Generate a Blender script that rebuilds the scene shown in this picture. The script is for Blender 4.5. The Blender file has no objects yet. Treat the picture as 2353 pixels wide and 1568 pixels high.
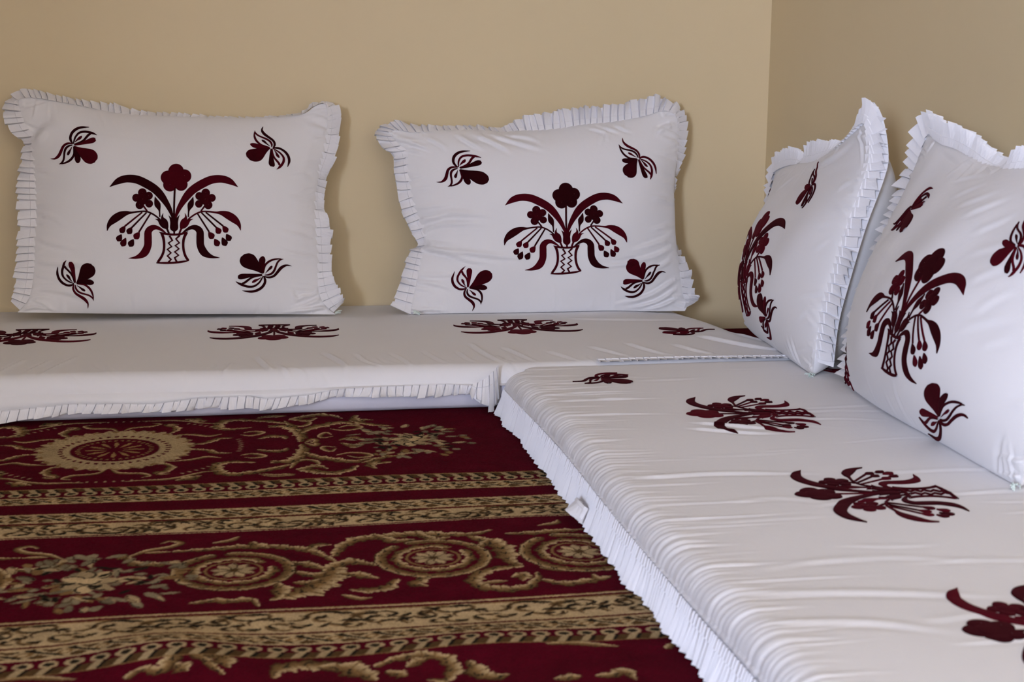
import bpy, math, random
import numpy as np
from mathutils import Vector, Matrix
from mathutils.bvhtree import BVHTree

sc = bpy.context.scene
COL = sc.collection

# ------------------------------------------------------------------ camera
D_cam = {'r': [0.983333, -0.181531, 0.01012], 'u': [0.022119, 0.174695, 0.984374], 'f': [0.180463, 0.967744, -0.175798]}
cd = bpy.data.cameras.new('camera')
cam = bpy.data.objects.new('camera', cd)
COL.objects.link(cam)
cd.sensor_width = 36.0
cd.lens = 3400.0 / 2353.0 * 36.0
cd.clip_start = 0.05
r_, u_, f_ = (Vector(D_cam[k]) for k in 'ruf')
cam.matrix_world = Matrix(((r_.x, u_.x, -f_.x, 0.0), (r_.y, u_.y, -f_.y, 0.0), (r_.z, u_.z, -f_.z, 0.663), (0, 0, 0, 1)))
cd.dof.use_dof = True
cd.dof.focus_distance = 3.35
cd.dof.aperture_fstop = 9.0
sc.camera = cam

# ------------------------------------------------------------------ world, window light, exposure
w = bpy.data.worlds.new('sky')
sc.world = w
w.use_nodes = True
bg = w.node_tree.nodes['Background']
bg.inputs[0].default_value = (0.62, 0.74, 1.0, 1)
bg.inputs[1].default_value = 1.0
WX, WY0, WY1, WZ0, WZ1, REVEAL = -2.10, -4.60, -2.40, 0.60, 1.95, 0.42
al = bpy.data.lights.new('window_daylight', 'AREA')
al.shape = 'RECTANGLE'
al.size = WY1 - WY0
al.size_y = WZ1 - WZ0
al.energy = 1100.0
al.color = (0.665, 0.76, 1.0)
lo = bpy.data.objects.new('window_daylight', al)
COL.objects.link(lo)
lo.location = (WX - REVEAL - 0.02, (WY0 + WY1) / 2, (WZ0 + WZ1) / 2)
lo.rotation_euler = Vector((-1, 0, 0)).to_track_quat('Z', 'Y').to_euler()   # emits along +X
sc.view_settings.view_transform = 'Standard'
sc.view_settings.look = 'None'
sc.view_settings.gamma = 1.0
sc.view_settings.exposure = 0.0
sc.view_settings.use_curve_mapping = False

# ------------------------------------------------------------------ helpers
def link(name, me, mat=None, parent=None):
    o = bpy.data.objects.new(name, me)
    COL.objects.link(o)
    if mat is not None:
        me.materials.append(mat)
    if parent is not None:
        o.parent = parent
        if parent.type == 'EMPTY':
            o.matrix_parent_inverse = Matrix.Translation(-parent.location)
    return o

def mesh(name, verts, faces, smooth=True):
    me = bpy.data.meshes.new(name)
    v = np.asarray(verts, dtype=np.float32).reshape(-1, 3)
    if isinstance(faces, np.ndarray):
        n, k = faces.shape
        me.vertices.add(len(v)); me.vertices.foreach_set('co', v.ravel())
        me.loops.add(n * k); me.loops.foreach_set('vertex_index', faces.astype(np.int32).ravel())
        me.polygons.add(n); me.polygons.foreach_set('loop_start', np.arange(0, n * k, k, dtype=np.int32))
        me.update(calc_edges=True)
    else:
        me.from_pydata(v.tolist(), [], faces)
    if smooth:
        me.polygons.foreach_set('use_smooth', np.ones(len(me.polygons), dtype=bool))
    me.update()
    return me

def grid_faces(nu, nv, base=0, flip=False):
    """faces of a nu x nv vertex grid (index = i*nv + j)"""
    i, j = np.meshgrid(np.arange(nu - 1), np.arange(nv - 1), indexing='ij')
    a = (i * nv + j).ravel() + base
    q = np.stack([a, a + nv, a + nv + 1, a + 1], 1)
    return q[:, ::-1] if flip else q

def empty(name, loc, label=None, cat=None, group=None):
    o = bpy.data.objects.new(name, None)
    COL.objects.link(o)
    o.location = loc
    o.empty_display_size = 0.1
    if label: o['label'] = label
    if cat: o['category'] = cat
    if group: o['group'] = group
    return o

def smooth(x):
    x = np.clip(x, 0, 1)
    return x * x * (3 - 2 * x)

def resample(pts, n, power=None):
    """Catmull-Rom through pts, then n samples at equal arc length"""
    p = np.asarray(pts, float)
    if len(p) > 2:
        q = np.vstack([2 * p[0] - p[1], p, 2 * p[-1] - p[-2]])
        out = []
        for i in range(1, len(q) - 2):
            t = np.linspace(0, 1, 16, endpoint=False)[:, None]
            a, b, c, d = q[i - 1], q[i], q[i + 1], q[i + 2]
            out.append(0.5 * (2 * b + (c - a) * t + (2 * a - 5 * b + 4 * c - d) * t * t + (3 * b - a - 3 * c + d) * t ** 3))
        p = np.vstack(out + [p[-1:]])
    s = np.r_[0, np.cumsum(np.linalg.norm(np.diff(p, axis=0), axis=1))]
    t = np.linspace(0, s[-1], n) if np.isscalar(n) else np.asarray(n) * s[-1]
    return np.stack([np.interp(t, s, p[:, k]) for k in range(p.shape[1])], 1)

def box(name, lo_, hi_, mat, parent=None):
    x0, y0, z0 = lo_; x1, y1, z1 = hi_
    v = [(x0,y0,z0),(x1,y0,z0),(x1,y1,z0),(x0,y1,z0),(x0,y0,z1),(x1,y0,z1),(x1,y1,z1),(x0,y1,z1)]
    f = [(0,3,2,1),(4,5,6,7),(0,1,5,4),(1,2,6,5),(2,3,7,6),(3,0,4,7)]
    return link(name, mesh(name, v, f, False), mat, parent)

def crease_field(U, V, W, pts, width, height):
    """adds a soft fold (ridge beside a valley) along a curve drawn in the (U,V) plane"""
    c = resample(pts, 24)
    u0, v0 = c.min(0) - 3 * width; u1, v1 = c.max(0) + 3 * width
    m = (U > u0) & (U < u1) & (V > v0) & (V < v1)
    if not m.any(): return
    pu, pv = U[m], V[m]
    d2 = np.full(pu.shape, 1e9); sd = np.zeros_like(pu); tt = np.zeros_like(pu)
    for i in range(len(c) - 1):
        a, b = c[i], c[i + 1]; ab = b - a; L2 = ab @ ab + 1e-12
        t = np.clip(((pu - a[0]) * ab[0] + (pv - a[1]) * ab[1]) / L2, 0, 1)
        dx, dy = pu - a[0] - t * ab[0], pv - a[1] - t * ab[1]
        q = dx * dx + dy * dy; k = q < d2
        d2[k] = q[k]; tt[k] = ((i + t) / (len(c) - 1))[k]
        sd[k] = (np.sign(ab[0] * dy - ab[1] * dx) * np.sqrt(q))[k]
    taper = smooth(np.minimum(tt / 0.18 + 0.35, (1 - tt) / 0.55))
    g = np.exp(-((sd - 0.5 * width) / width) ** 2 * 1.6) - 0.75 * np.exp(-((sd + 0.6 * width) / (0.8 * width)) ** 2 * 1.6)
    W[m] += height * taper * g

# ------------------------------------------------------------------ materials
def new_mat(name):
    m = bpy.data.materials.new(name)
    m.use_nodes = True
    nt = m.node_tree
    return m, nt, nt.nodes['Principled BSDF'], nt.nodes.new

def mat_wall():
    m, nt, b, new = new_mat('painted_plaster')
    tc = new('ShaderNodeTexCoord')
    n1 = new('ShaderNodeTexNoise'); n1.inputs['Scale'].default_value = 1.6; n1.inputs['Detail'].default_value = 4
    mp = new('ShaderNodeMapping'); mp.inputs['Scale'].default_value = (1, 1, 0.35)
    nt.links.new(tc.outputs['Object'], mp.inputs[0]); nt.links.new(mp.outputs[0], n1.inputs[0])
    cr = new('ShaderNodeValToRGB')
    cr.color_ramp.elements[0].position = 0.3; cr.color_ramp.elements[0].color = (0.66, 0.535, 0.325, 1)
    cr.color_ramp.elements[1].position = 0.72; cr.color_ramp.elements[1].color = (0.70, 0.565, 0.345, 1)
    nt.links.new(n1.outputs[0], cr.inputs[0]); nt.links.new(cr.outputs[0], b.inputs['Base Color'])
    b.inputs['Roughness'].default_value = 0.55
    n2 = new('ShaderNodeTexNoise'); n2.inputs['Scale'].default_value = 90; n2.inputs['Detail'].default_value = 3
    nt.links.new(tc.outputs['Object'], n2.inputs[0])
    bp = new('ShaderNodeBump'); bp.inputs['Strength'].default_value = 0.05; bp.inputs['Distance'].default_value = 0.004
    nt.links.new(n2.outputs[0], bp.inputs['Height']); nt.links.new(bp.outputs[0], b.inputs['Normal'])
    return m

def mat_cotton(name, col, rough=0.85):
    m, nt, b, new = new_mat(name)
    tc = new('ShaderNodeTexCoord')
    n1 = new('ShaderNodeTexNoise'); n1.inputs['Scale'].default_value = 7; n1.inputs['Detail'].default_value = 5
    nt.links.new(tc.outputs['Object'], n1.inputs[0])
    mx = new('ShaderNodeMix'); mx.data_type = 'RGBA'
    mx.inputs['A'].default_value = (*[c * 0.95 for c in col], 1); mx.inputs['B'].default_value = (*col, 1)
    nt.links.new(n1.outputs[0], mx.inputs['Factor']); nt.links.new(mx.outputs['Result'], b.inputs['Base Color'])
    b.inputs['Roughness'].default_value = rough
    b.inputs['Sheen Weight'].default_value = 0.12
    b.inputs['Sheen Roughness'].default_value = 0.5
    wv = new('ShaderNodeTexNoise'); wv.inputs['Scale'].default_value = 900; wv.inputs['Detail'].default_value = 1
    nt.links.new(tc.outputs['Object'], wv.inputs[0])
    n3 = new('ShaderNodeTexNoise'); n3.inputs['Scale'].default_value = 55; n3.inputs['Detail'].default_value = 3; n3.inputs['Distortion'].default_value = 1.2
    nt.links.new(tc.outputs['Object'], n3.inputs[0])
    ad = new('ShaderNodeMath'); ad.operation = 'MULTIPLY_ADD'; ad.inputs[1].default_value = 0.25
    nt.links.new(wv.outputs[0], ad.inputs[0]); nt.links.new(n3.outputs[0], ad.inputs[2])
    bp = new('ShaderNodeBump'); bp.inputs['Strength'].default_value = 0.10; bp.inputs['Distance'].default_value = 0.003
    nt.links.new(ad.outputs[0], bp.inputs['Height']); nt.links.new(bp.outputs[0], b.inputs['Normal'])
    return m

def mat_velvet():
    m, nt, b, new = new_mat('maroon_velvet')
    oi = new('ShaderNodeObjectInfo'); tc = new('ShaderNodeTexCoord')
    n1 = new('ShaderNodeTexNoise'); n1.inputs['Scale'].default_value = 60; n1.inputs['Detail'].default_value = 3
    nt.links.new(tc.outputs['Object'], n1.inputs[0])
    mu = new('ShaderNodeMath'); mu.operation = 'MULTIPLY_ADD'; mu.inputs[1].default_value = 0.35
    nt.links.new(n1.outputs[0], mu.inputs[0]); nt.links.new(oi.outputs['Random'], mu.inputs[2])
    cr = new('ShaderNodeValToRGB')
    cr.color_ramp.elements[0].position = 0.55; cr.color_ramp.elements[0].color = (0.019, 0.0005, 0.0018, 1)
    cr.color_ramp.elements[1].position = 1.0; cr.color_ramp.elements[1].color = (0.058, 0.0008, 0.0050, 1)
    nt.links.new(mu.outputs[0], cr.inputs[0]); nt.links.new(cr.outputs[0], b.inputs['Base Color'])
    b.inputs['Roughness'].default_value = 0.95
    b.inputs['Specular IOR Level'].default_value = 0.08
    b.inputs['Sheen Weight'].default_value = 0.10
    b.inputs['Sheen Tint'].default_value = (0.5, 0.02, 0.06, 1)
    return m

def mat_carpet():
    m, nt, b, new = new_mat('woven_pile')
    at = new('ShaderNodeAttribute'); at.attribute_name = 'pile'
    tc = new('ShaderNodeTexCoord')
    n1 = new('ShaderNodeTexNoise'); n1.inputs['Scale'].default_value = 520; n1.inputs['Detail'].default_value = 2
    nt.links.new(tc.outputs['Object'], n1.inputs[0])
    n2 = new('ShaderNodeTexNoise'); n2.inputs['Scale'].default_value = 22; n2.inputs['Detail'].default_value = 4
    nt.links.new(tc.outputs['Object'], n2.inputs[0])
    ad = new('ShaderNodeMath'); ad.operation = 'MULTIPLY_ADD'; ad.inputs[1].default_value = 0.9; ad.inputs[2].default_value = 0.12
    nt.links.new(n1.outputs[0], ad.inputs[0])
    a2 = new('ShaderNodeMath'); a2.operation = 'MULTIPLY_ADD'; a2.inputs[1].default_value = 0.75
    nt.links.new(n2.outputs[0], a2.inputs[0]); nt.links.new(ad.outputs[0], a2.inputs[2])
    mx = new('ShaderNodeMix'); mx.data_type = 'RGBA'; mx.blend_type = 'MULTIPLY'; mx.inputs['Factor'].default_value = 1.0
    nt.links.new(at.outputs['Color'], mx.inputs['A']); nt.links.new(a2.outputs[0], mx.inputs['B'])
    nt.links.new(mx.outputs['Result'], b.inputs['Base Color'])
    b.inputs['Roughness'].default_value = 1.0
    b.inputs['Specular IOR Level'].default_value = 0.05
    bp = new('ShaderNodeBump'); bp.inputs['Strength'].default_value = 0.6; bp.inputs['Distance'].default_value = 0.003
    nt.links.new(n1.outputs[0], bp.inputs['Height']); nt.links.new(bp.outputs[0], b.inputs['Normal'])
    return m

def mat_plain(name, col, rough=0.6):
    m, nt, b, new = new_mat(name)
    tc = new('ShaderNodeTexCoord')
    n1 = new('ShaderNodeTexNoise'); n1.inputs['Scale'].default_value = 8; n1.inputs['Detail'].default_value = 4
    nt.links.new(tc.outputs['Object'], n1.inputs[0])
    mx = new('ShaderNodeMix'); mx.data_type = 'RGBA'
    mx.inputs['A'].default_value = (*[c * 0.92 for c in col], 1); mx.inputs['B'].default_value = (*col, 1)
    nt.links.new(n1.outputs[0], mx.inputs['Factor']); nt.links.new(mx.outputs['Result'], b.inputs['Base Color'])
    b.inputs['Roughness'].default_value = rough
    return m

M_WALL = mat_wall()
M_WALL2 = mat_plain('darkened_unseen_wall', (0.36, 0.29, 0.19), 0.7)  # unseen left and front walls, colour made darker to cut bounced light
M_COTTON = mat_cotton('white_cotton', (0.80, 0.785, 0.80))
M_FOAM = mat_cotton('foam_lining', (0.70, 0.69, 0.80))
M_FRILL = mat_cotton('pleated_cotton', (0.82, 0.805, 0.83))
M_VELVET = mat_velvet()
M_CARPET = mat_carpet()
M_CEIL = mat_plain('ceiling_paint', (0.74, 0.71, 0.69))
M_SCREED = mat_plain('floor_screed', (0.20, 0.17, 0.14), 0.9)
M_FRAME = mat_plain('window_frame_paint', (0.75, 0.73, 0.70), 0.4)
M_ZIP = mat_plain('zip_tape', (0.72, 0.80, 0.74), 0.7)

# ------------------------------------------------------------------ room
RX, LX, BY, FY, CH = 1.393, WX, 3.794, -5.0, 2.6
T = REVEAL
def struct(o):
    o['kind'] = 'structure'
    return o
struct(box('floor', (LX - T, FY - T, -0.14), (RX + T, BY + T, -0.012), M_SCREED))
struct(box('ceiling', (LX - T, FY - T, CH), (RX + T, BY + T, CH + 0.15), M_CEIL))
struct(box('wall_back', (LX - T, BY, -0.012), (RX + T, BY + T, CH), M_WALL))
struct(box('wall_right', (RX, FY, -0.012), (RX + T, BY, CH), M_WALL))
struct(box('wall_front', (LX - T, FY - T, -0.012), (RX + T, FY, CH), M_WALL2))
def wall_with_opening():
    """left wall, one mesh with a rectangular window opening through its thickness"""
    x0, x1 = LX - T, LX
    ys = [FY, WY0, WY1, BY]; zs = [-0.012, WZ0, WZ1, CH]
    V = []; F = []
    for x in (x1, x0):
        for y in ys:
            for z in zs: V.append((x, y, z))
    g = lambda s, i, j: s * 16 + i * 4 + j
    for i in range(3):
        for j in range(3):
            if i == 1 and j == 1: continue
            F.append((g(0,i,j), g(0,i+1,j), g(0,i+1,j+1), g(0,i,j+1)))
            F.append((g(1,i,j), g(1,i,j+1), g(1,i+1,j+1), g(1,i+1,j)))
    for a, b in (((1,1),(2,1)), ((2,1),(2,2)), ((2,2),(1,2)), ((1,2),(1,1)), ((0,0),(3,0)), ((3,3),(0,3)), ((0,3),(0,0)), ((3,0),(3,3))):
        F.append((g(0,*a), g(0,*b), g(1,*b), g(1,*a)))
    return struct(link('wall_left', mesh('wall_left', V, F, False), M_WALL2))
wall_with_opening()
def window():
    x = WX - REVEAL * 0.7
    fr = 0.045
    v, f = [], []
    def bx(lo_, hi_):
        b = len(v); x0, y0, z0 = lo_; x1, y1, z1 = hi_
        v.extend([(x0,y0,z0),(x1,y0,z0),(x1,y1,z0),(x0,y1,z0),(x0,y0,z1),(x1,y0,z1),(x1,y1,z1),(x0,y1,z1)])
        f.extend([tuple(b + k for k in q) for q in ((0,3,2,1),(4,5,6,7),(0,1,5,4),(1,2,6,5),(2,3,7,6),(3,0,4,7))])
    bx((x, WY0, WZ0), (x + 0.05, WY1, WZ0 + fr)); bx((x, WY0, WZ1 - fr), (x + 0.05, WY1, WZ1))
    bx((x, WY0, WZ0 + fr), (x + 0.05, WY0 + fr, WZ1 - fr)); bx((x, WY1 - fr, WZ0 + fr), (x + 0.05, WY1, WZ1 - fr))
    ym = (WY0 + WY1) / 2
    bx((x, ym - fr / 2, WZ0 + fr), (x + 0.05, ym + fr / 2, WZ1 - fr))
    struct(link('window_1', mesh('window_1', v, f, False), M_FRAME))
window()

D_p1 = {'L': [[-0.5153, 3.602, 0.104], [-0.4922, 3.6088, 0.1353], [-0.4809, 3.6225, 0.1984], [-0.4781, 3.6347, 0.2544], [-0.4733, 3.6486, 0.3179], [-0.4732, 3.6632, 0.3853], [-0.4749, 3.6747, 0.4378], [-0.4775, 3.6877, 0.4978], [-0.479, 3.6922, 0.5184], [-0.4933, 3.6959, 0.5353], [-0.5038, 3.7024, 0.5652], [-0.5105, 3.7098, 0.599]], 'T': [[-0.5105, 3.7102, 0.6009], [-0.4775, 3.7111, 0.6049], [-0.4261, 3.7095, 0.5977], [-0.3634, 3.7071, 0.5868], [-0.2891, 3.7039, 0.5721], [-0.2142, 3.7023, 0.5646], [-0.1386, 3.7017, 0.5619], [-0.0624, 3.701, 0.5589], [0.0144, 3.701, 0.5585], [0.0919, 3.7015, 0.5608], [0.1622, 3.7031, 0.5682], [0.1941, 3.7073, 0.5878], [0.2218, 3.7092, 0.5965]], 'R': [[0.2307, 3.5979, 0.0854], [0.2096, 3.602, 0.1043], [0.1965, 3.608, 0.1315], [0.1936, 3.6164, 0.1701], [0.1945, 3.6248, 0.2087], [0.1921, 3.6374, 0.2667], [0.1896, 3.65, 0.3247], [0.1886, 3.6585, 0.3635], [0.1976, 3.6694, 0.4138], [0.2002, 3.6745, 0.4371], [0.2108, 3.6813, 0.4681], [0.2238, 3.6923, 0.5187], [0.2284, 3.6982, 0.5459], [0.2291, 3.7042, 0.5732], [0.2218, 3.7092, 0.5965]], 'B': [[-0.5153, 3.602, 0.104], [-0.3354, 3.6007, 0.0981], [-0.1484, 3.5997, 0.0936], [0.0422, 3.5989, 0.09], [0.2307, 3.5979, 0.0854]], 'Lo': [[-0.5326, 3.6045, 0.1155], [-0.5213, 3.6186, 0.1804], [-0.5167, 3.6308, 0.2362], [-0.51, 3.647, 0.3107], [-0.5131, 3.6633, 0.3854], [-0.5078, 3.6747, 0.4378], [-0.4997, 3.6853, 0.4865], [-0.4986, 3.689, 0.5034], [-0.5246, 3.6934, 0.5239], [-0.5397, 3.7008, 0.5576], [-0.5408, 3.7057, 0.58], [-0.5324, 3.7106, 0.6026]], 'To': [[-0.5213, 3.713, 0.6139], [-0.4918, 3.716, 0.6273], [-0.4221, 3.713, 0.614], [-0.3631, 3.7104, 0.602], [-0.2887, 3.7085, 0.593], [-0.214, 3.7049, 0.5764], [-0.1384, 3.7041, 0.573], [-0.0622, 3.7028, 0.5669], [0.0068, 3.7022, 0.5642], [0.0842, 3.7027, 0.5666], [0.1585, 3.7049, 0.5767], [0.1905, 3.71, 0.6002], [0.2241, 3.7118, 0.6082]], 'Ro': [[0.2567, 3.6023, 0.1054], [0.2457, 3.6095, 0.1385], [0.2328, 3.6162, 0.1696], [0.2256, 3.6222, 0.1967], [0.2244, 3.6289, 0.2277], [0.2266, 3.6407, 0.2819], [0.2227, 3.6483, 0.3168], [0.2117, 3.6551, 0.3478], [0.2171, 3.6677, 0.406], [0.2304, 3.6745, 0.437], [0.2422, 3.6813, 0.4681], [0.2519, 3.6898, 0.5071], [0.2553, 3.6982, 0.546], [0.2549, 3.7055, 0.5792], [0.2397, 3.7101, 0.6005]], 'O': [0, 3.6, 0.095], 'U': [1.0, 0.0, 0.0], 'V': [0.0, 0.2128, 0.9771], 'N': [0.0, -0.9771, 0.2128], 'cr': [[[-0.4601, 0.3433], [-0.4369, 0.3358], [-0.4082, 0.3339], 0.006, 0.002], [[-0.4583, 0.2365], [-0.4317, 0.2251], [-0.3889, 0.2042], 0.007, 0.003], [[-0.4588, 0.2122], [-0.4319, 0.2102], [-0.396, 0.208], 0.006, 0.002], [[-0.4629, 0.1786], [-0.4327, 0.1653], [-0.3682, 0.1496], 0.007, 0.003], [[-0.4692, 0.1246], [-0.4228, 0.1165], [-0.3255, 0.1096], 0.008, 0.003], [[-0.4732, 0.0948], [-0.4484, 0.087], [-0.4126, 0.0827], 0.006, 0.002], [[0.1821, 0.1783], [0.1404, 0.1864], [0.0837, 0.1985], 0.007, 0.003], [[0.1846, 0.2034], [0.1523, 0.2095], [0.1182, 0.2136], 0.006, 0.002], [[0.1849, 0.1339], [0.1392, 0.1383], [0.0902, 0.1523], 0.007, 0.003], [[0.1817, 0.3215], [0.1553, 0.3331], [0.117, 0.3255], 0.006, 0.002], [[0.1843, 0.2673], [0.1424, 0.2752], [0.1046, 0.2831], 0.006, 0.002], [[0.1978, 0.0353], [0.1554, 0.0168], [0.0981, 0.0025], 0.009, 0.004], [[0.2125, 0.0119], [0.1551, 0.0053], [0.079, -0.0068], 0.008, 0.004], [[0.1905, 0.0509], [0.1712, 0.0396], [0.1406, 0.0363], 0.006, 0.003], [[0.1559, 0.0399], [0.1367, 0.0325], [0.1259, 0.0557], 0.007, 0.003], [[-0.4995, 0.0133], [-0.471, 0.0165], [-0.4247, 0.0082], 0.007, 0.003], [[-0.4778, 0.0352], [-0.453, 0.0236], [-0.4248, 0.0008], 0.006, 0.003], [[-0.4748, 0.4239], [-0.4458, 0.4484], [-0.417, 0.4467], 0.02, -0.006], [[0.2193, 0.4458], [0.1964, 0.4534], [0.1658, 0.4572], 0.012, 0.003], [[-0.4595, 0.061], [-0.3988, 0.0489], [-0.3272, 0.0214], 0.01, 0.002], [[-0.3948, 0.2774], [-0.213, 0.271], [-0.0275, 0.274], 0.02, 0.001]]}
D_p2 = {'L': [[0.4093, 3.5961, 0.077], [0.416, 3.6041, 0.1137], [0.4291, 3.6155, 0.1662], [0.4421, 3.627, 0.2189], [0.4505, 3.6323, 0.2433], [0.4556, 3.6352, 0.2565], [0.4498, 3.6418, 0.2868], [0.439, 3.6484, 0.3171], [0.4265, 3.6566, 0.355], [0.4182, 3.6682, 0.408], [0.4134, 3.6764, 0.4459], [0.4097, 3.6839, 0.48], [0.3916, 3.6872, 0.4951], [0.3785, 3.6904, 0.5102], [0.3712, 3.6946, 0.5291]], 'T': [[0.3712, 3.6946, 0.5291], [0.3925, 3.695, 0.5311], [0.4311, 3.6939, 0.5263], [0.5091, 3.6948, 0.5304], [0.5877, 3.6952, 0.5322], [0.6587, 3.6941, 0.5271], [0.7065, 3.695, 0.5311], [0.7866, 3.6959, 0.5352], [0.8677, 3.6985, 0.5472], [0.9492, 3.7003, 0.5553], [1.0316, 3.7034, 0.5698], [1.0732, 3.706, 0.5817], [1.0981, 3.7062, 0.5827]], 'R': [[1.1199, 3.5962, 0.0777], [1.1266, 3.5998, 0.0939], [1.1173, 3.6057, 0.1213], [1.1128, 3.6168, 0.172], [1.1062, 3.627, 0.2189], [1.1017, 3.638, 0.2696], [1.1017, 3.6508, 0.3282], [1.1017, 3.6636, 0.3868], [1.1074, 3.6738, 0.4338], [1.1175, 3.6849, 0.4847], [1.1218, 3.6994, 0.5514], [1.1163, 3.7037, 0.571], [1.0981, 3.7062, 0.5827]], 'B': [[0.4092, 3.5959, 0.0762], [0.5745, 3.5961, 0.0769], [0.7325, 3.5962, 0.0778], [0.9336, 3.5965, 0.0787], [1.1199, 3.5962, 0.0777]], 'Lo': [[0.3582, 3.5973, 0.0828], [0.3778, 3.6067, 0.1256], [0.4008, 3.6213, 0.193], [0.4121, 3.6279, 0.223], [0.4194, 3.6313, 0.2387], [0.4411, 3.6344, 0.2529], [0.4215, 3.6414, 0.2852], [0.4036, 3.6501, 0.3249], [0.3927, 3.6583, 0.3628], [0.3881, 3.6649, 0.393], [0.3823, 3.6748, 0.4384], [0.3805, 3.6822, 0.4724], [0.3558, 3.6847, 0.4837], [0.3411, 3.6904, 0.5101], [0.3483, 3.6962, 0.5366]], 'To': [[0.3622, 3.6991, 0.5499], [0.3932, 3.7005, 0.5565], [0.4317, 3.6986, 0.5476], [0.4978, 3.6981, 0.5456], [0.5881, 3.6982, 0.546], [0.6512, 3.6973, 0.5416], [0.7075, 3.7019, 0.563], [0.788, 3.7052, 0.5777], [0.869, 3.7076, 0.5891], [0.9546, 3.7088, 0.5947], [1.0165, 3.7123, 0.6103], [1.0662, 3.7139, 0.6178], [1.1032, 3.7122, 0.6102]], 'Ro': [[1.1389, 3.5987, 0.089], [1.1595, 3.6032, 0.1097], [1.1469, 3.6073, 0.1286], [1.1459, 3.6167, 0.1716], [1.1298, 3.6244, 0.2069], [1.103, 3.638, 0.2696], [1.1034, 3.6508, 0.3282], [1.1095, 3.6636, 0.3868], [1.1219, 3.6738, 0.4337], [1.1393, 3.684, 0.4808], [1.1477, 3.7003, 0.5554], [1.1335, 3.7076, 0.5888], [1.1134, 3.7114, 0.6063]], 'O': [0, 3.6, 0.095], 'U': [1.0, 0.0, 0.0], 'V': [0.0, 0.2128, 0.9771], 'N': [0.0, -0.9771, 0.2128], 'cr': [[[0.3681, 0.4252], [0.4319, 0.4065], [0.4845, 0.3838], 0.008, 0.003], [[0.3937, 0.395], [0.4314, 0.3894], [0.4652, 0.3724], 0.007, 0.003], [[0.4665, 0.4218], [0.4965, 0.4028], [0.5188, 0.38], 0.008, 0.002], [[0.543, 0.4258], [0.5731, 0.403], [0.611, 0.3801], 0.008, 0.003], [[0.5892, 0.426], [0.631, 0.4031], [0.6804, 0.3687], 0.009, 0.003], [[0.6355, 0.4261], [0.6815, 0.4071], [0.7627, 0.3803], 0.009, 0.003], [[0.6705, 0.4282], [0.7208, 0.4187], [0.763, 0.3919], 0.008, 0.002], [[0.879, 0.4464], [0.9104, 0.4349], [0.926, 0.4232], 0.006, 0.002], [[0.9109, 0.4504], [0.9424, 0.4369], [0.958, 0.4272], 0.006, 0.002], [[0.9469, 0.4545], [0.9665, 0.4429], [0.9903, 0.4352], 0.006, 0.002], [[0.4305, 0.2133], [0.4839, 0.2224], [0.5298, 0.2259], [0.6372, 0.2156], 0.009, 0.004], [[0.4378, 0.2019], [0.4646, 0.2131], [0.5143, 0.2165], 0.007, 0.003], [[0.4449, 0.183], [0.4795, 0.2016], [0.5368, 0.2011], [0.6289, 0.1966], 0.008, 0.003], [[0.4479, 0.1565], [0.4779, 0.141], [0.5462, 0.1289], [0.642, 0.1164], [0.7195, 0.1135], 0.01, 0.0045], [[0.4514, 0.1451], [0.4967, 0.1332], [0.5648, 0.1097], [0.6417, 0.1049], 0.009, 0.004], [[0.42, 0.2436], [0.4732, 0.2471], [0.5382, 0.2525], 0.008, 0.003], [[0.4272, 0.2322], [0.4919, 0.2356], [0.5683, 0.2314], 0.007, 0.002], [[0.4228, 0.0662], [0.468, 0.058], [0.5247, 0.042], 0.008, 0.003], [[0.4111, 0.0513], [0.4563, 0.0431], [0.4789, 0.0389], 0.007, 0.002], [[0.4308, 0.0812], [0.4875, 0.0766], [0.5641, 0.0831], 0.007, 0.002], [[1.074, 0.1696], [1.017, 0.1507], [0.9566, 0.1358], 0.008, 0.003], [[1.0771, 0.1423], [1.016, 0.1196], [0.9316, 0.1013], [0.8365, 0.0986], 0.008, 0.003], [[1.0732, 0.2047], [1.0385, 0.1933], [1.0063, 0.1897], 0.007, 0.002], [[1.0754, 0.2711], [1.0411, 0.2713], [1.0209, 0.2674], 0.007, 0.003], [[1.0802, 0.115], [1.0352, 0.0922], [0.9947, 0.0811], 0.007, 0.002], [[1.0864, 0.0604], [1.0128, 0.0226], [0.9125, 0.0011], 0.008, 0.003], [[1.0897, 0.037], [1.0323, 0.0068], [0.9519, -0.0073], 0.007, 0.003], [[1.0909, 0.0136], [1.044, -0.005], [0.9915, -0.0157], 0.007, 0.003], [[0.4019, -0.0125], [0.4549, -0.0059], [0.5232, -0.011], 0.008, 0.003], [[1.096, 0.463], [1.0673, 0.4511], [1.0423, 0.4275], 0.01, 0.003], [[0.4101, 0.3004], [0.444, 0.2927], [0.4859, 0.2964], 0.006, 0.002], [[0.407, 0.3231], [0.4335, 0.3231], [0.464, 0.3306], 0.006, 0.002]]}
D_p1m = {'flower': [[[0.0001656, -3.8e-06, -0.3228604], [-1e-06, -0.0001703, 0.3657428]]], 'sprig': [[[7.51e-05, -1.4e-06, -0.4402535], [0.0, -7.85e-05, 0.4599249]], [[-1.87e-05, -8.32e-05, 0.1645398], [-6.06e-05, 3.15e-05, 0.4195568]], [[4.5e-06, 7.57e-05, -0.4426668], [7e-05, -1.65e-05, 0.0248889]], [[-8.3e-05, 2.16e-05, 0.1123764], [1.01e-05, 7.52e-05, 0.0189518]]]}
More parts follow.
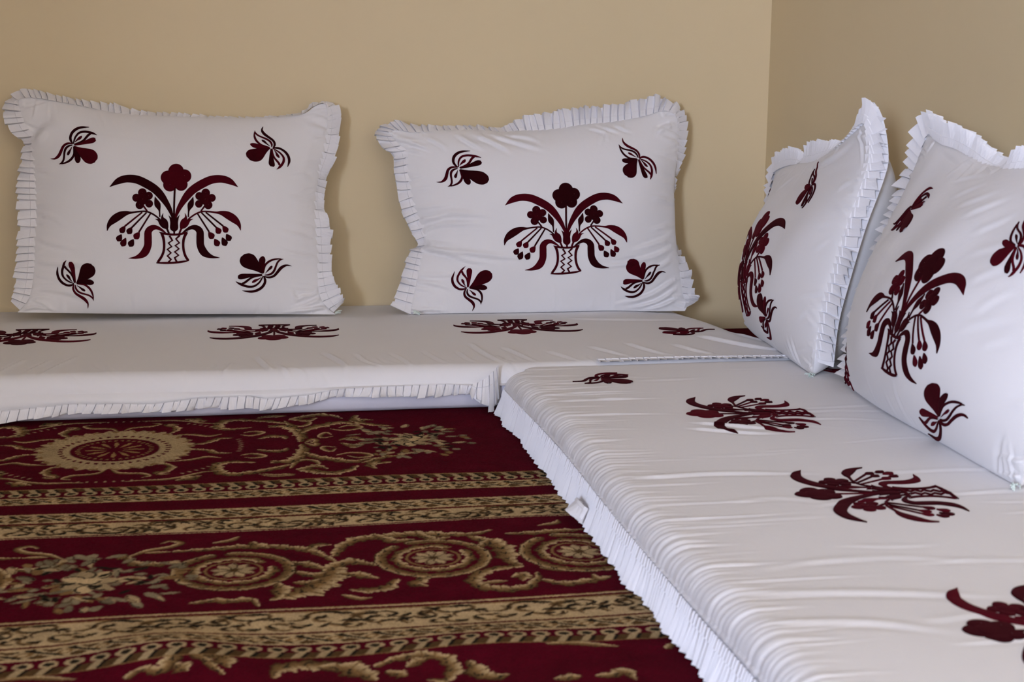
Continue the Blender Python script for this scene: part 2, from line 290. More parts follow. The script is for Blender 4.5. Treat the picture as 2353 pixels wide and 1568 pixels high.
D_p2m = {'flower': [[[0.0001678, 5.7e-06, 0.6125798], [2.6e-06, -0.0001619, 0.3123245]]], 'sprig': [[[8.42e-05, 1.68e-05, 0.4524457], [4.8e-06, -7.54e-05, 0.396591]], [[9e-06, -8.07e-05, 1.0501413], [-6.99e-05, 8.3e-06, 0.4198065]], [[2.24e-05, 7.76e-05, 0.4751334], [6.54e-05, -1.99e-05, 0.0064775]], [[-7.43e-05, 2.27e-05, 1.0492649], [1.23e-05, 7.8e-05, -0.0119885]]]}
D_rm = {'flower': [[[6.8e-06, 0.0001596, 0.7360229], [0.0001524, -3.9e-06, 2.2377309]], [[8.2e-06, 0.0001595, 0.7372075], [0.0001522, -1.26e-05, 1.7316604]], [[8.2e-06, 0.0001595, 0.7224991], [0.0001522, -1.26e-05, 1.2082776]]], 'sprig': [[[7.76e-05, -1.55e-05, 0.6318469], [-1.19e-05, -9.2e-05, 2.8202987]]]}
D_bm = {'flower': [[[-0.0001616, 7.6e-06, 0.2473307], [8.1e-06, 0.0001777, 3.1882337]]]}
D_cA = [['s', 0.012, [0.0507, 2.5195], [0.0763, 2.5259], [0.0981, 2.5588], [0.1082, 2.6105], [0.1044, 2.644]], ['s', 0.012, [0.1093, 2.5782], [0.1284, 2.544], [0.158, 2.5212], [0.1875, 2.5026], [0.2199, 2.5204]], ['s', 0.006, [0.0809, 2.4783], [0.0912, 2.5166], [0.1096, 2.5282], [0.1242, 2.5138], [0.1269, 2.4934], [0.1155, 2.493]], ['s', 0.011, [0.19, 2.4693], [0.1755, 2.445], [0.1472, 2.4319], [0.1231, 2.445], [0.1039, 2.4594], [0.1097, 2.4761], [0.1299, 2.478], [0.139, 2.462]], ['s', 0.01, [0.2481, 2.4908], [0.2322, 2.486], [0.2232, 2.4995], [0.2155, 2.4705], [0.2212, 2.45]], ['s', 0.008, [0.2071, 2.4917], [0.2409, 2.5225], [0.2791, 2.5378]], ['s', 0.01, [0.0295, 2.4635], [0.0547, 2.4792], [0.0754, 2.4989]], ['s', 0.004, [0.0315, 2.4374], [0.0533, 2.4267], [0.0829, 2.4318], [0.0661, 2.4438]], ['s', 0.005, [0.1633, 2.6026], [0.1542, 2.5845], [0.1423, 2.6056], [0.1459, 2.6215], [0.164, 2.6134]], ['s', 0.006, [0.1654, 2.5543], [0.1872, 2.5669], [0.2127, 2.5579], [0.2217, 2.5409], [0.2001, 2.5315], [0.183, 2.5465]], ['s', 0.006, [0.1127, 2.6517], [0.1277, 2.6296], [0.1339, 2.6454], [0.1239, 2.6614]], ['s', 0.007, [0.1767, 2.6426], [0.1969, 2.6252], [0.2194, 2.6365]], ['s', 0.011, [0.0158, 2.5303], [-0.0173, 2.5395], [-0.0415, 2.5298], [-0.0455, 2.5], [-0.0301, 2.4597], [0.0042, 2.4571], [0.0479, 2.4778], [0.0814, 2.4988]], ['s', 0.006, [-0.1894, 2.4381], [-0.1646, 2.4409], [-0.1333, 2.4403], [-0.1022, 2.4512], [-0.0773, 2.4708], [-0.0604, 2.4809], [-0.0388, 2.482]], ['s', 0.013, [-0.1058, 2.4338], [-0.0892, 2.4411], [-0.0726, 2.4535]], ['s', 0.009, [0.0283, 2.6153], [0.0508, 2.6008], [0.0738, 2.604], [0.0789, 2.6194]], ['s', 0.006, [-0.0016, 2.5824], [0.0165, 2.589], [0.0366, 2.5704], [0.0184, 2.5612], [0.0051, 2.5677]], ['s', 0.012, [0.0513, 2.5295], [0.0779, 2.5239], [0.1062, 2.5576]], ['s', 0.005, [0.0278, 2.447], [0.0512, 2.437], [0.0834, 2.4347]], ['s', 0.006, [-0.2183, 2.5167], [-0.2084, 2.4983], [-0.1888, 2.4913], [-0.1717, 2.4888], [-0.1605, 2.4788], [-0.1558, 2.4698], [-0.167, 2.4632]], ['s', 0.008, [-0.134, 2.5503], [-0.1222, 2.5284], [-0.1275, 2.4991], [-0.1419, 2.4886], [-0.1392, 2.4756], [-0.1244, 2.4777]], ['s', 0.006, [-0.117, 2.5629], [-0.0885, 2.5677], [-0.0621, 2.582], [-0.0397, 2.5714]], ['s', 0.007, [-0.0882, 2.6396], [-0.0629, 2.6284], [-0.0445, 2.6052], [-0.0219, 2.6019]]]
D_cB = [['s', 0.02, [0.1246, 1.9636], [0.1111, 1.9099], [0.0872, 1.8664], [0.0615, 1.8477], [0.0347, 1.8351]], ['s', 0.01, [-0.0958, 2.0528], [-0.0529, 2.0564], [0.0092, 2.0639], [0.0506, 2.0528], [0.0913, 2.0276], [0.125, 1.9699]], ['s', 0.012, [0.0114, 2.0809], [0.0175, 2.0626], [0.0298, 2.0539]], ['s', 0.008, [0.1179, 2.0542], [0.0989, 2.0523], [0.0873, 2.0316]], ['s', 0.01, [0.0586, 1.9801], [0.0843, 1.9666], [0.107, 1.9411]], ['s', 0.01, [0.0708, 1.9344], [0.0899, 1.9192], [0.1063, 1.9289]], ['s', 0.009, [0.0652, 1.8932], [0.0845, 1.8902], [0.0948, 1.9004]], ['s', 0.006, [-0.1613, 2.0332], [-0.1348, 2.0608], [-0.1048, 2.0745], [-0.09, 2.0928], [-0.106, 2.1036], [-0.118, 2.0936]], ['s', 0.01, [-0.1613, 2.0332], [-0.1515, 2.0061], [-0.1214, 1.9964], [-0.0921, 2.0065]], ['s', 0.006, [-0.043, 2.0857], [-0.02, 2.0962], [-0.0084, 2.1121]], ['s', 0.005, [-0.1362, 2.0504], [-0.1039, 2.0521]], ['s', 0.008, [-0.0673, 1.8292], [-0.0454, 1.8367], [-0.0194, 1.8326], [0.0066, 1.834], [0.0137, 1.8112]], ['s', 0.012, [0.0419, 1.8909], [0.045, 1.8673], [0.0404, 1.8398]], ['s', 0.013, [0.1234, 2.0019], [0.1381, 2.0451], [0.1642, 2.0726], [0.1936, 2.0761], [0.2381, 2.0814], [0.2859, 2.0701], [0.3269, 2.0639], [0.3562, 2.0758]], ['s', 0.016, [0.3245, 2.0482], [0.3517, 2.0203], [0.3616, 1.9804], [0.3607, 1.9361], [0.3718, 1.92]], ['s', 0.011, [0.3705, 1.9131], [0.3443, 1.91], [0.3195, 1.8998], [0.3019, 1.8751], [0.3042, 1.848], [0.3303, 1.8308], [0.3641, 1.8321], [0.3858, 1.8621], [0.3899, 1.882]], ['s', 0.006, [0.3124, 1.8567], [0.342, 1.8588]], ['s', 0.01, [0.2414, 1.8947], [0.2305, 1.8794], [0.2224, 1.8673], [0.2345, 1.8575]], ['s', 0.012, [0.1081, 1.9394], [0.1228, 1.9583], [0.1442, 1.9694], [0.1747, 1.9503]], ['s', 0.01, [0.125, 1.923], [0.151, 1.9121], [0.172, 1.8966]], ['s', 0.01, [0.1976, 1.8845], [0.1792, 1.8556], [0.1462, 1.853], [0.1357, 1.8578]], ['s', 0.006, [0.1234, 1.8374], [0.1436, 1.8216], [0.1588, 1.8236]], ['s', 0.01, [0.1895, 2.0848], [0.2107, 2.0536], [0.2397, 2.0531]], ['s', 0.01, [0.2526, 2.0792], [0.2683, 2.0488], [0.2909, 2.0533]], ['s', 0.008, [0.3208, 2.0095], [0.3326, 2.0077], [0.3459, 2.0291]], ['s', 0.009, [0.3561, 1.8735], [0.3713, 1.8814], [0.3647, 1.8586]], ['s', 0.009, [0.3801, 2.0558], [0.4196, 2.0539], [0.4587, 2.0603], [0.4982, 2.0667]], ['s', 0.006, [0.4343, 2.089], [0.4622, 2.1], [0.4683, 2.1163]], ['s', 0.009, [0.3933, 1.8542], [0.4148, 1.8375], [0.4448, 1.8395], [0.4828, 1.8539]], ['s', 0.005, [0.3985, 1.9017], [0.4274, 1.8846]], ['s', 0.006, [0.4621, 1.864], [0.467, 1.8462], [0.4819, 1.8506]]]
D_cC = [['s', 0.01, [-0.1301, 1.5983], [-0.1179, 1.6089], [-0.0935, 1.6028], [-0.0818, 1.633], [-0.0758, 1.6518], [-0.0622, 1.6408], [-0.0452, 1.6142], [-0.0286, 1.5862]], ['s', 0.014, [-0.0475, 1.6495], [-0.0372, 1.6346], [-0.0321, 1.6164]], ['s', 0.012, [-0.0223, 1.6322], [-0.0255, 1.6197], [-0.0222, 1.602]], ['s', 0.012, [-0.0776, 1.6087], [-0.0675, 1.5966]], ['s', 0.014, [0.1115, 1.587], [0.0871, 1.6039], [0.0538, 1.607], [0.0335, 1.5952], [0.0281, 1.5771]], ['s', 0.018, [0.0877, 1.5989], [0.1063, 1.5959], [0.1238, 1.5787], [0.1369, 1.5577]], ['s', 0.01, [0.1459, 1.5945], [0.1642, 1.6064], [0.1939, 1.6127], [0.2212, 1.5998], [0.2297, 1.5714], [0.2171, 1.5425], [0.1988, 1.5454]], ['s', 0.009, [0.1812, 1.5864], [0.192, 1.597], [0.2001, 1.6007]], ['s', 0.01, [0.1571, 1.5734], [0.1745, 1.5611]], ['s', 0.013, [0.2515, 1.5826], [0.2567, 1.5551], [0.2699, 1.5434], [0.2855, 1.5457]], ['s', 0.009, [0.3409, 1.5274], [0.3664, 1.5304]], ['s', 0.009, [0.3892, 1.5291], [0.4046, 1.529], [0.4219, 1.5359], [0.4257, 1.5138]], ['s', 0.006, [-0.2701, 1.6228], [-0.2388, 1.624], [-0.1896, 1.6087]]]

# ------------------------------------------------------------------ carpet: pattern woven into a dense pile mesh
RED = np.array((0.082, 0.0012, 0.0085)); BEIGE = np.array((0.56, 0.405, 0.215)); TAN = np.array((0.235, 0.135, 0.050))
BROWN = np.array((0.085, 0.045, 0.016)); DARK = np.array((0.016, 0.012, 0.007)); GREY = np.array((0.27, 0.215, 0.125)); DRED = np.array((0.060, 0.002, 0.008))

class Canvas:
    def __init__(s, x0, x1, y0, y1, res):
        s.x = np.arange(x0, x1 + res / 2, res); s.y = np.arange(y0, y1 + res / 2, res)
        s.X, s.Y = np.meshgrid(s.x, s.y, indexing='ij')
        s.C = np.tile(RED, s.X.shape + (1,)).astype(np.float64)
        s.res = res
    def win(s, x0, x1, y0, y1):
        i0, i1 = np.searchsorted(s.x, (x0, x1)); j0, j1 = np.searchsorted(s.y, (y0, y1))
        return (slice(i0, i1), slice(j0, j1)) if i1 > i0 and j1 > j0 else None
    def put(s, w, mask, col):
        m = np.clip(mask, 0, 1)[..., None]
        s.C[w] = s.C[w] * (1 - m) + col * m
    def ribbon(s, pts, hw, pal=(BROWN, TAN, BEIGE), flat=False, taper=True, ragged=0.42):
        c = resample(pts, max(10, int(sum(math.dist(a, b) for a, b in zip(pts, pts[1:])) / 0.004)))
        w = s.win(c[:, 0].min() - hw * 1.6, c[:, 0].max() + hw * 1.6, c[:, 1].min() - hw * 1.6, c[:, 1].max() + hw * 1.6)
        if w is None: return
        X, Y = s.X[w], s.Y[w]
        best = np.full(X.shape, 1e9); sd = np.zeros(X.shape); tt = np.zeros(X.shape)
        n = len(c)
        for i in range(n - 1):
            ab = c[i + 1] - c[i]; L2 = ab @ ab + 1e-12
            t = np.clip(((X - c[i, 0]) * ab[0] + (Y - c[i, 1]) * ab[1]) / L2, 0, 1)
            dx, dy = X - c[i, 0] - t * ab[0], Y - c[i, 1] - t * ab[1]
            q = dx * dx + dy * dy; k = q < best
            best[k] = q[k]; sd[k] = (np.sign(ab[0] * dy - ab[1] * dx) * np.sqrt(q))[k]; tt[k] = ((i + t) / (n - 1))[k]
        h = hw * (np.where(tt < 0.3, 0.45 + 0.55 * tt / 0.3, np.where(tt > 0.7, 0.3 + 0.7 * (1 - tt) / 0.3, 1.0)) if taper else 1.0)
        sg = np.where(sd > 0, 1.7, 0.0) + hw * 700
        L_ = tt * n * 0.004
        lob = np.sin(L_ * 210 + sg) * .5 + np.sin(L_ * 391 + 2.1 * sg) * .35 + np.sin(L_ * 873 + sg * 3) * .25
        h = h * (1 + ragged * np.clip(lob, -.8, 1.0) * (hw > 0.0065))
        e = s.res * 0.8
        m = smooth((h - np.sqrt(best)) / e + 0.5)
        v = np.clip(sd / np.maximum(h, 1e-4) * 0.5 + 0.5, 0, 1)[..., None]
        if flat: col = np.tile(pal[1], X.shape + (1,))
        else:
            col = np.where(v < 0.5, pal[0] + (pal[1] - pal[0]) * v * 2, pal[1] + (pal[2] - pal[1]) * np.clip((v - 0.5) * 2.6, 0, 1))
            col = np.where(v < .13, BROWN * .75, col)
            if hw > 0.0065:      # dark veins between the leaf lobes
                vein = (np.abs(v[..., 0] - 0.40 - .12 * np.sin(L_ * 300 + sg)) < 0.075) & (np.sin(L_ * 260 + hw * 999) > 0.1)
                col = np.where(vein[..., None], DARK * 1.5, col)
                notch = (np.sin(L_ * 430 + sg + (v[..., 0] - .5) * 3.0) > .86) & (v[..., 0] > .45)
                col = np.where(notch[..., None], TAN * .8, col)
        s.put(w, m, col)
    def blob(s, x, y, rx, ry, a, col, rim=None):
        R = max(rx, ry) * 1.2
        w = s.win(x - R, x + R, y - R, y + R)
        if w is None: return
        dx, dy = s.X[w] - x, s.Y[w] - y; ca, sa = math.cos(a), math.sin(a)
        q = np.sqrt(((dx * ca + dy * sa) / rx) ** 2 + ((-dx * sa + dy * ca) / ry) ** 2)
        s.put(w, smooth((1 - q) * min(rx, ry) / s.res + 0.5), col)
        if rim is not None: s.put(w, smooth((1 - np.abs(q - 0.8) / 0.2) * 1.5) * (dx * sa - dy * ca > 0), rim)

def paint_band(cv, y0, y1, kind, ph=0.0):
    w = cv.win(cv.x[0] - 1, cv.x[-1] + 1, min(y0, y1), max(y0, y1))
    if w is None: return
    X, Y = cv.X[w], cv.Y[w]
    v = (Y - (y0 + y1) / 2) / ((y1 - y0) / 2)
    if kind == 'rope':
        P = 0.0445
        u = (X / P + ph + 0.06 * np.sin(X * 37.0)) % 1.0 - 0.5
        col = np.tile(BROWN * 1.25, X.shape + (1,))
        q = np.sqrt(((u + 0.02) / 0.36) ** 2 + ((v - 0.55 * u) / 0.52) ** 2)
        col = np.where((q < 1.12)[..., None], DARK, col)
        col = np.where((q < 1)[..., None], BEIGE * 0.85, col); col = np.where((q < 0.62)[..., None], TAN, col); col = np.where((q < 0.30)[..., None], BEIGE, col)
        g = u + 0.42 * np.tanh(2.4 * v)
        s_ = np.abs(g - 0.5 * np.sign(g))
        col = np.where((s_ < 0.10)[..., None] & (np.abs(v) < 0.8)[..., None], DARK, col)
        col = np.where((np.abs(s_ - 0.2) < 0.07)[..., None] & (np.abs(v) < 0.8)[..., None] & (q > 1.0)[..., None], BEIGE * 0.8, col)
        col = np.where((np.abs(v) > 0.66 + 0.12 * np.sin(6.283 * u))[..., None], BEIGE * 0.88, col)
        col = np.where((v > 0.9)[..., None] | (v < -0.92)[..., None], TAN, col)
    elif kind == 'curl':
        P = 0.0285
        u = (X / P + ph) % 1.0 - 0.5
        col = np.tile(RED, X.shape + (1,))
        top = v > 0.05
        col = np.where(top[..., None], BROWN, col)
        q = np.sqrt((u / 0.40) ** 2 + ((v + 0.42) / 0.46) ** 2)
        col = np.where((q < 1)[..., None], BEIGE * 0.75, col); col = np.where((q < 0.55)[..., None], DARK * 1.5, col)
        u2 = (u + 0.5 + 0.35 * v) % 1.0 - 0.5
        col = np.where((np.abs(u2) < 0.18)[..., None] & top[..., None], BEIGE * 0.7, col)
        col = np.where((np.abs(u2 - 0.28) < 0.09)[..., None] & top[..., None], DARK, col)
        col = np.where((v > 0.86)[..., None], TAN, col)
    elif kind == 'flat':
        col = np.tile(BEIGE * 0.92, X.shape + (1,))
        col = np.where((v > 0.9)[..., None], TAN, col)
    cv.C[w] = col

def floral_stripe(cv, y0, y1, x0, flip=1):
    """beige stripe with a running leaf scroll"""
    paint_band(cv, y0, y1, 'flat')
    yc, h = (y0 + y1) / 2, abs(y1 - y0) / 2
    P = 0.255
    rg = random.Random(int(abs(y0) * 1000))
    items = []
    for k in range(34):
        cx_, cy_ = P * (k + rg.uniform(-.6, .6)) / 34, rg.choice((-.42, .0, .42)) + rg.uniform(-.2, .2)
        r_k = rg.uniform(.010, .020); a0 = rg.uniform(0, 6.28); sw = rg.choice((-1, 1)) * rg.uniform(2.4, 4.6)
        col = rg.choice([TAN * .7, BROWN * 1.3, BROWN, TAN * .9])
        c5 = [(cx_ + r_k * 1.2 * math.cos(a0 + sw * j / 5) * (1 - .08 * j), cy_ * h + r_k * .75 * math.sin(a0 + sw * j / 5) * (1 - .08 * j)) for j in range(6)]
        items.append((c5, rg.uniform(.0036, .0062), (BROWN * .6, col, BEIGE), False))
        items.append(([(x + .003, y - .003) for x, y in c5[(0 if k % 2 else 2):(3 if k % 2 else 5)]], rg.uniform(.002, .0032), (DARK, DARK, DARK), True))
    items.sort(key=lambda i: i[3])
    k0 = int(math.floor((cv.x[0] - x0) / P)) - 1
    for k in range(k0, int((cv.x[-1] - x0) / P) + 2):
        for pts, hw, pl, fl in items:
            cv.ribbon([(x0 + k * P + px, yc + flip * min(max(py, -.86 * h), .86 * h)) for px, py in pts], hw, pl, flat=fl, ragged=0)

def rosette(cv, x, y, r, n, col1, col2):
    for k in range(n):
        a = 2 * math.pi * k / n + 0.2
        cv.blob(x + 0.58 * r * math.cos(a), y + 0.58 * r * math.sin(a), 0.42 * r, 0.24 * r, a, col1 if k % 2 else col1 * 0.8, BROWN)
    cv.blob(x, y, 0.22 * r, 0.22 * r, 0, col2)

def ring(cv, x, y, r, hw, a0=0.0, a1=6.2832, pal=(BROWN, TAN, BEIGE), taper=False, grow=0.0, ragged=0.0):
    n = 26
    cv.ribbon([(x + (r + grow * k / n) * math.cos(a0 + (a1 - a0) * k / n), y + (r + grow * k / n) * math.sin(a0 + (a1 - a0) * k / n)) for k in range(n + 1)], hw, pal, taper=taper, ragged=ragged)

def bouquet(cv, x, y, rx, ry, seed, n=110):
    rg = random.Random(seed)
    for k in range(n):
        t = rg.random() ** 0.6; a = rg.uniform(0, 6.283)
        px, py = x + rx * t * math.cos(a), y + ry * t * math.sin(a)
        c = rg.choice([GREY, GREY, BEIGE * 0.8, TAN, GREY * 0.7])
        cv.blob(px, py, rg.uniform(.007, .016), rg.uniform(.004, .008), a + rg.uniform(-.9, .9), c, rg.choice([None, DARK, BROWN, BROWN]))
    for k in range(7):
        a = k * 0.9
        cv.blob(x + .022 * math.cos(a), y + .030 * math.sin(a), .018, .013, a, BEIGE * (0.7 + 0.3 * (k % 2)), DARK)
    cv.blob(x, y, .017, .014, 0.3, BEIGE, DARK)
    for k in range(22):
        cv.blob(x + rg.uniform(-.6, .6) * rx, y + rg.uniform(-.6, .6) * ry, .010, .004, rg.uniform(0, 3), DARK)

MX, MY = -0.225, 2.656          # medallion centre
def paint(cv):
    # field with medallions
    for mx in (MX, MX - 1.06):
        for tr in D_cA:
            for sx in (1, -1):
                for sy in (1, -1):
                    cv.ribbon([(mx + sx * (p[0] - MX), MY + sy * (p[1] - MY)) for p in tr[2:]][::sx * sy], tr[1])
        w = cv.win(mx - .25, mx + .25, MY - .25, MY + .25)
        if w is not None:
            dx, dy = cv.X[w] - mx, cv.Y[w] - MY
            r = np.hypot(dx, dy); a = np.arctan2(dy, dx)
            edge = 0.132 + 0.007 * np.abs(np.sin(a * 12)) + 0.004 * np.sin(a * 41)
            nz = 0.88 + 0.16 * np.sin(a * 64 + r * 240) * np.sin(r * 300)
            cv.put(w, smooth((edge - r) / cv.res / 2 + .5), (BEIGE * 0.86) * nz[..., None])
            cv.put(w, ((np.abs(r - (edge - .006)) < .004) & (np.sin(a * 24) > .2)).astype(float), TAN)
            cv.put(w, ((np.abs(r - 0.094) < .0045) & (np.sin(a * 40) > 0.1)).astype(float), RED)
            cv.put(w, smooth((0.078 - r) / cv.res / 2 + .5), RED)
            cv.put(w, ((np.abs(r - 0.064) < .004) & (np.sin(a * 36) > 0.1)).astype(float), TAN)
            cv.put(w, ((r < .052) & (r > .008) & (np.cos(a * 12) > (.1 + .9 * np.abs(r - .034) / .02))).astype(float), TAN * 1.2)
        for k in range(8):      # dotted arcs between the tendrils
            for q in range(7):
                a = k * math.pi / 4 + math.pi / 2 + (q - 3) * 0.065
                cv.blob(mx + .222 * math.cos(a), MY + .215 * math.sin(a), .0045, .002, a, BEIGE * .7)
        bouquet(cv, mx + .53, MY - .005, .115, .135, 5)
    # bands
    paint_band(cv, 2.355, 2.405, 'curl'); paint_band(cv, 2.310, 2.353, 'rope')
    paint_band(cv, 2.209, 2.258, 'rope', .4); floral_stripe(cv, 2.145, 2.203, -.36)
    paint_band(cv, 2.137, 2.141, 'flat')
    # scroll field
    for mirror in (1, -1):
        fx = (lambda x: x) if mirror == 1 else (lambda x: -.406 - x)
        for tr in D_cB:
            cv.ribbon([(fx(p[0]), p[1]) for p in tr[2:]][::mirror], tr[1])
        for (sx, sy, r, a0) in ((-.016, 1.955, .076, 2.0), (.258, 1.968, .074, 2.3), (.466, 1.962, .078, 2.2)):
            m_ = mirror
            A = lambda a: a if m_ == 1 else math.pi - a
            ring(cv, fx(sx), sy, r, .0088, A(a0), A(a0 + 5.9), ragged=.18, pal=(BROWN, TAN, BEIGE) if m_ == -1 else (BEIGE, TAN, BROWN))
            ring(cv, fx(sx), sy, r * .70, .0072, A(a0 - 1.2), A(a0 + 4.4), ragged=.5)
            ring(cv, fx(sx), sy, r * .50, .0022, pal=(TAN, TAN, TAN))
            rosette(cv, fx(sx), sy, r * .40, 9, BEIGE * .9, BROWN)
    bouquet(cv, -.203, 1.935, .135, .115, 9, 150)
    for tr in D_cC:
        cv.ribbon(tr[2:], tr[1])
    for k in (-2, -1, 1):
        for tr in D_cC:
            cv.ribbon([(p[0] + k * .62, p[1]) for p in tr[2:]], tr[1])
    paint_band(cv, 1.792, 1.797, 'flat'); floral_stripe(cv, 1.714, 1.785, -.20, -1)
    paint_band(cv, 1.671, 1.709, 'rope', .2); paint_band(cv, 1.668, 1.628, 'curl', .3)
    # the pattern goes on towards the room as a mirrored run of bands
    paint_band(cv, 1.09, 1.13, 'rope'); floral_stripe(cv, 1.02, 1.08, 0.0)

rnd = np.random.default_rng(3)
def carpet_height(X, Y):
    z = 0.0012 * np.sin(X * 9 + Y * 5) + 0.0010 * np.sin(X * 4 - Y * 13 + 1)
    # a buckle in the carpet near the camera
    z = z + 0.016 * np.exp(-((X + 0.085 + .35 * (Y - 1.66)) / 0.085) ** 2 - ((Y - 1.655) / 0.075) ** 2)
    z = z + 0.008 * np.exp(-((X - 0.27) / 0.11) ** 2 - ((Y - 1.64) / 0.06) ** 2)
    edge = smooth((2.86 - Y) / 0.06) * smooth((0.49 - X) / 0.05)
    return z * edge
carpet = empty('carpet', (0, 1.2, -0.012), 'dark red carpet with beige scroll bands and medallion covering the floor', 'carpet')
def carpet_piece(name, x0, x1, y0, y1, res, jit, hole=None):
    cv = Canvas(x0, x1, y0, y1, res)
    paint(cv)
    Z = carpet_height(cv.X, cv.Y) + rnd.normal(0, jit, cv.X.shape)
    if hole is not None: Z = Z - 0.004
    V = np.stack([cv.X, cv.Y, Z], -1).reshape(-1, 3)
    F = grid_faces(len(cv.x), len(cv.y))
    if hole is not None:        # leave out what the fine piece covers
        c = V[F].mean(1)
        keep = ~((c[:, 0] > hole[0]) & (c[:, 0] < hole[1]) & (c[:, 1] > hole[2]) & (c[:, 1] < hole[3]))
        F = F[keep]
    me = mesh(name, V, F)
    C = np.concatenate([cv.C * rnd.uniform(.86, 1.08, cv.X.shape)[..., None], np.ones(cv.X.shape + (1,))], -1).reshape(-1, 4).astype(np.float32)
    at = me.color_attributes.new('pile', 'FLOAT_COLOR', 'POINT')
    at.data.foreach_set('color', C.ravel())
    return link(name, me, M_CARPET, carpet)
carpet_piece('pile', -0.74, 0.58, 1.36, 2.94, 0.0021, 0.0003)
carpet_piece('outer_pile', -2.09, 1.385, -4.95, 3.785, 0.012, 0.0, hole=(-0.73, 0.57, 1.37, 2.93))
box('backing', (-2.09, -4.95, -0.0118), (1.385, 3.785, -0.006), mat_plain('jute_backing', (.05, .006, .008), 1.0), carpet)

# ------------------------------------------------------------------ velvet appliqué motifs
FLOWER = []     # (name, kind, data)
def add(name, kind, pts, sym=True):
    FLOWER.append((name, kind, pts))
    if sym: FLOWER.append((name, kind, [(2160 - p[0],) + tuple(p[1:]) for p in pts]))
add('leaf', 'r', [(185,410,1),(300,332,45),(420,297,55),(560,310,60),(700,375,62),(820,455,60),(900,540,55),(970,640,42),(1020,730,32),(1062,840,16)])
add('leaf', 'r', [(150,1012,3),(175,930,30),(240,860,55),(330,805,55),(420,775,32),(490,770,15),(600,757,12),(690,757,12),(770,785,12),(840,830,12),(890,872,10)])
add('leaf', 'r', [(445,1393,2),(560,1378,25),(660,1325,55),(712,1230,55),(718,1120,55),(722,1035,52),(770,985,42),(840,978,28),(920,1020,16),(965,1055,8)])
add('blossom', 'f', [(640,495,62),(730,540,57),(735,650,55),(605,665,60),(555,565,56),(648,585,78)])
add('stem', 'p', [(655,680,12),(708,752,12)])
add('bud', 'r', [(815,550,1),(828,600,24),(850,660,45),(868,710,28),(878,752,12),(882,835,10)])
for a, b in (((640,768),(398,955)), ((700,772),(494,976)), ((755,785),(592,1040))): add('stem', 'p', [(*a,11),(*b,13)])
for t, c, r in (((402,950),(362,1008),45), ((494,970),(462,1024),46), ((602,1040),(560,1094),48), ((352,1066),(318,1120),46), ((411,1114),(375,1188),47), ((518,1134),(483,1194),47)):
    dx, dy = c[0]-t[0], c[1]-t[1]; L = math.hypot(dx, dy); dx /= L; dy /= L
    add('berry', 'r', [(t[0],t[1],4),(t[0]+dx*L*.45,t[1]+dy*L*.45,r*.62),(c[0],c[1],r),(c[0]+dx*r*.55,c[1]+dy*r*.55,r*.82),(c[0]+dx*r*.98,c[1]+dy*r*.98,r*.12)])
add('tulip', 'm', [[(930,778,1),(916,840,18),(945,900,46),(970,960,36),(988,995,14)],[(815,862,1),(860,875,14),(905,910,40),(945,955,40),(982,992,14)],[(975,980,14),(1008,1058,14)]], False)
FLOWER.append(('tulip', 'm', [[(2160 - p[0], p[1], p[2]) for p in r] for r in FLOWER[-1][2]]))
add('tulip', 'm', [[(1080,795,14),(1080,860,52),(1080,920,56),(1080,980,60),(1081,1012,48),(1081,1034,14)],[(1002,812,1),(1030,850,14),(1048,895,25)],[(1158,802,1),(1130,850,14),(1112,895,25)],[(1081,1020,13),(1081,1068,13)]], False)
add('blossom', 'f', [(1105,195,112),(990,283,100),(1222,262,98),(1022,388,96),(1176,380,92),(1100,290,120)], False)
add('stem', 'r', [(1090,430,14),(1084,560,14),(1080,680,14),(1079,800,14)], False)
add('vase', 'm', [[(905,1050,20),(930,1120,20),(940,1200,18),(935,1290,18),(905,1370,18),(850,1448,18)],[(1255,1045,20),(1218,1120,20),(1206,1200,18),(1212,1290,18),(1236,1370,18),(1275,1430,18)],
    [(872,1040,4),(930,1060,14),(1080,1075,15),(1205,1062,14),(1275,1033,4)],[(830,1456,8),(950,1460,14),(1080,1458,14),(1200,1446,14),(1288,1430,5)],
    ('z', [(1015,1090),(1055,1155),(1000,1190),(1045,1240),(985,1275),(1035,1325),(985,1365),(1035,1415),(1000,1450)], 14),
    ('z', [(1160,1085),(1105,1135),(1152,1190),(1095,1225),(1147,1270),(1088,1312),(1140,1357),(1085,1392),(1115,1448)], 14)], False)
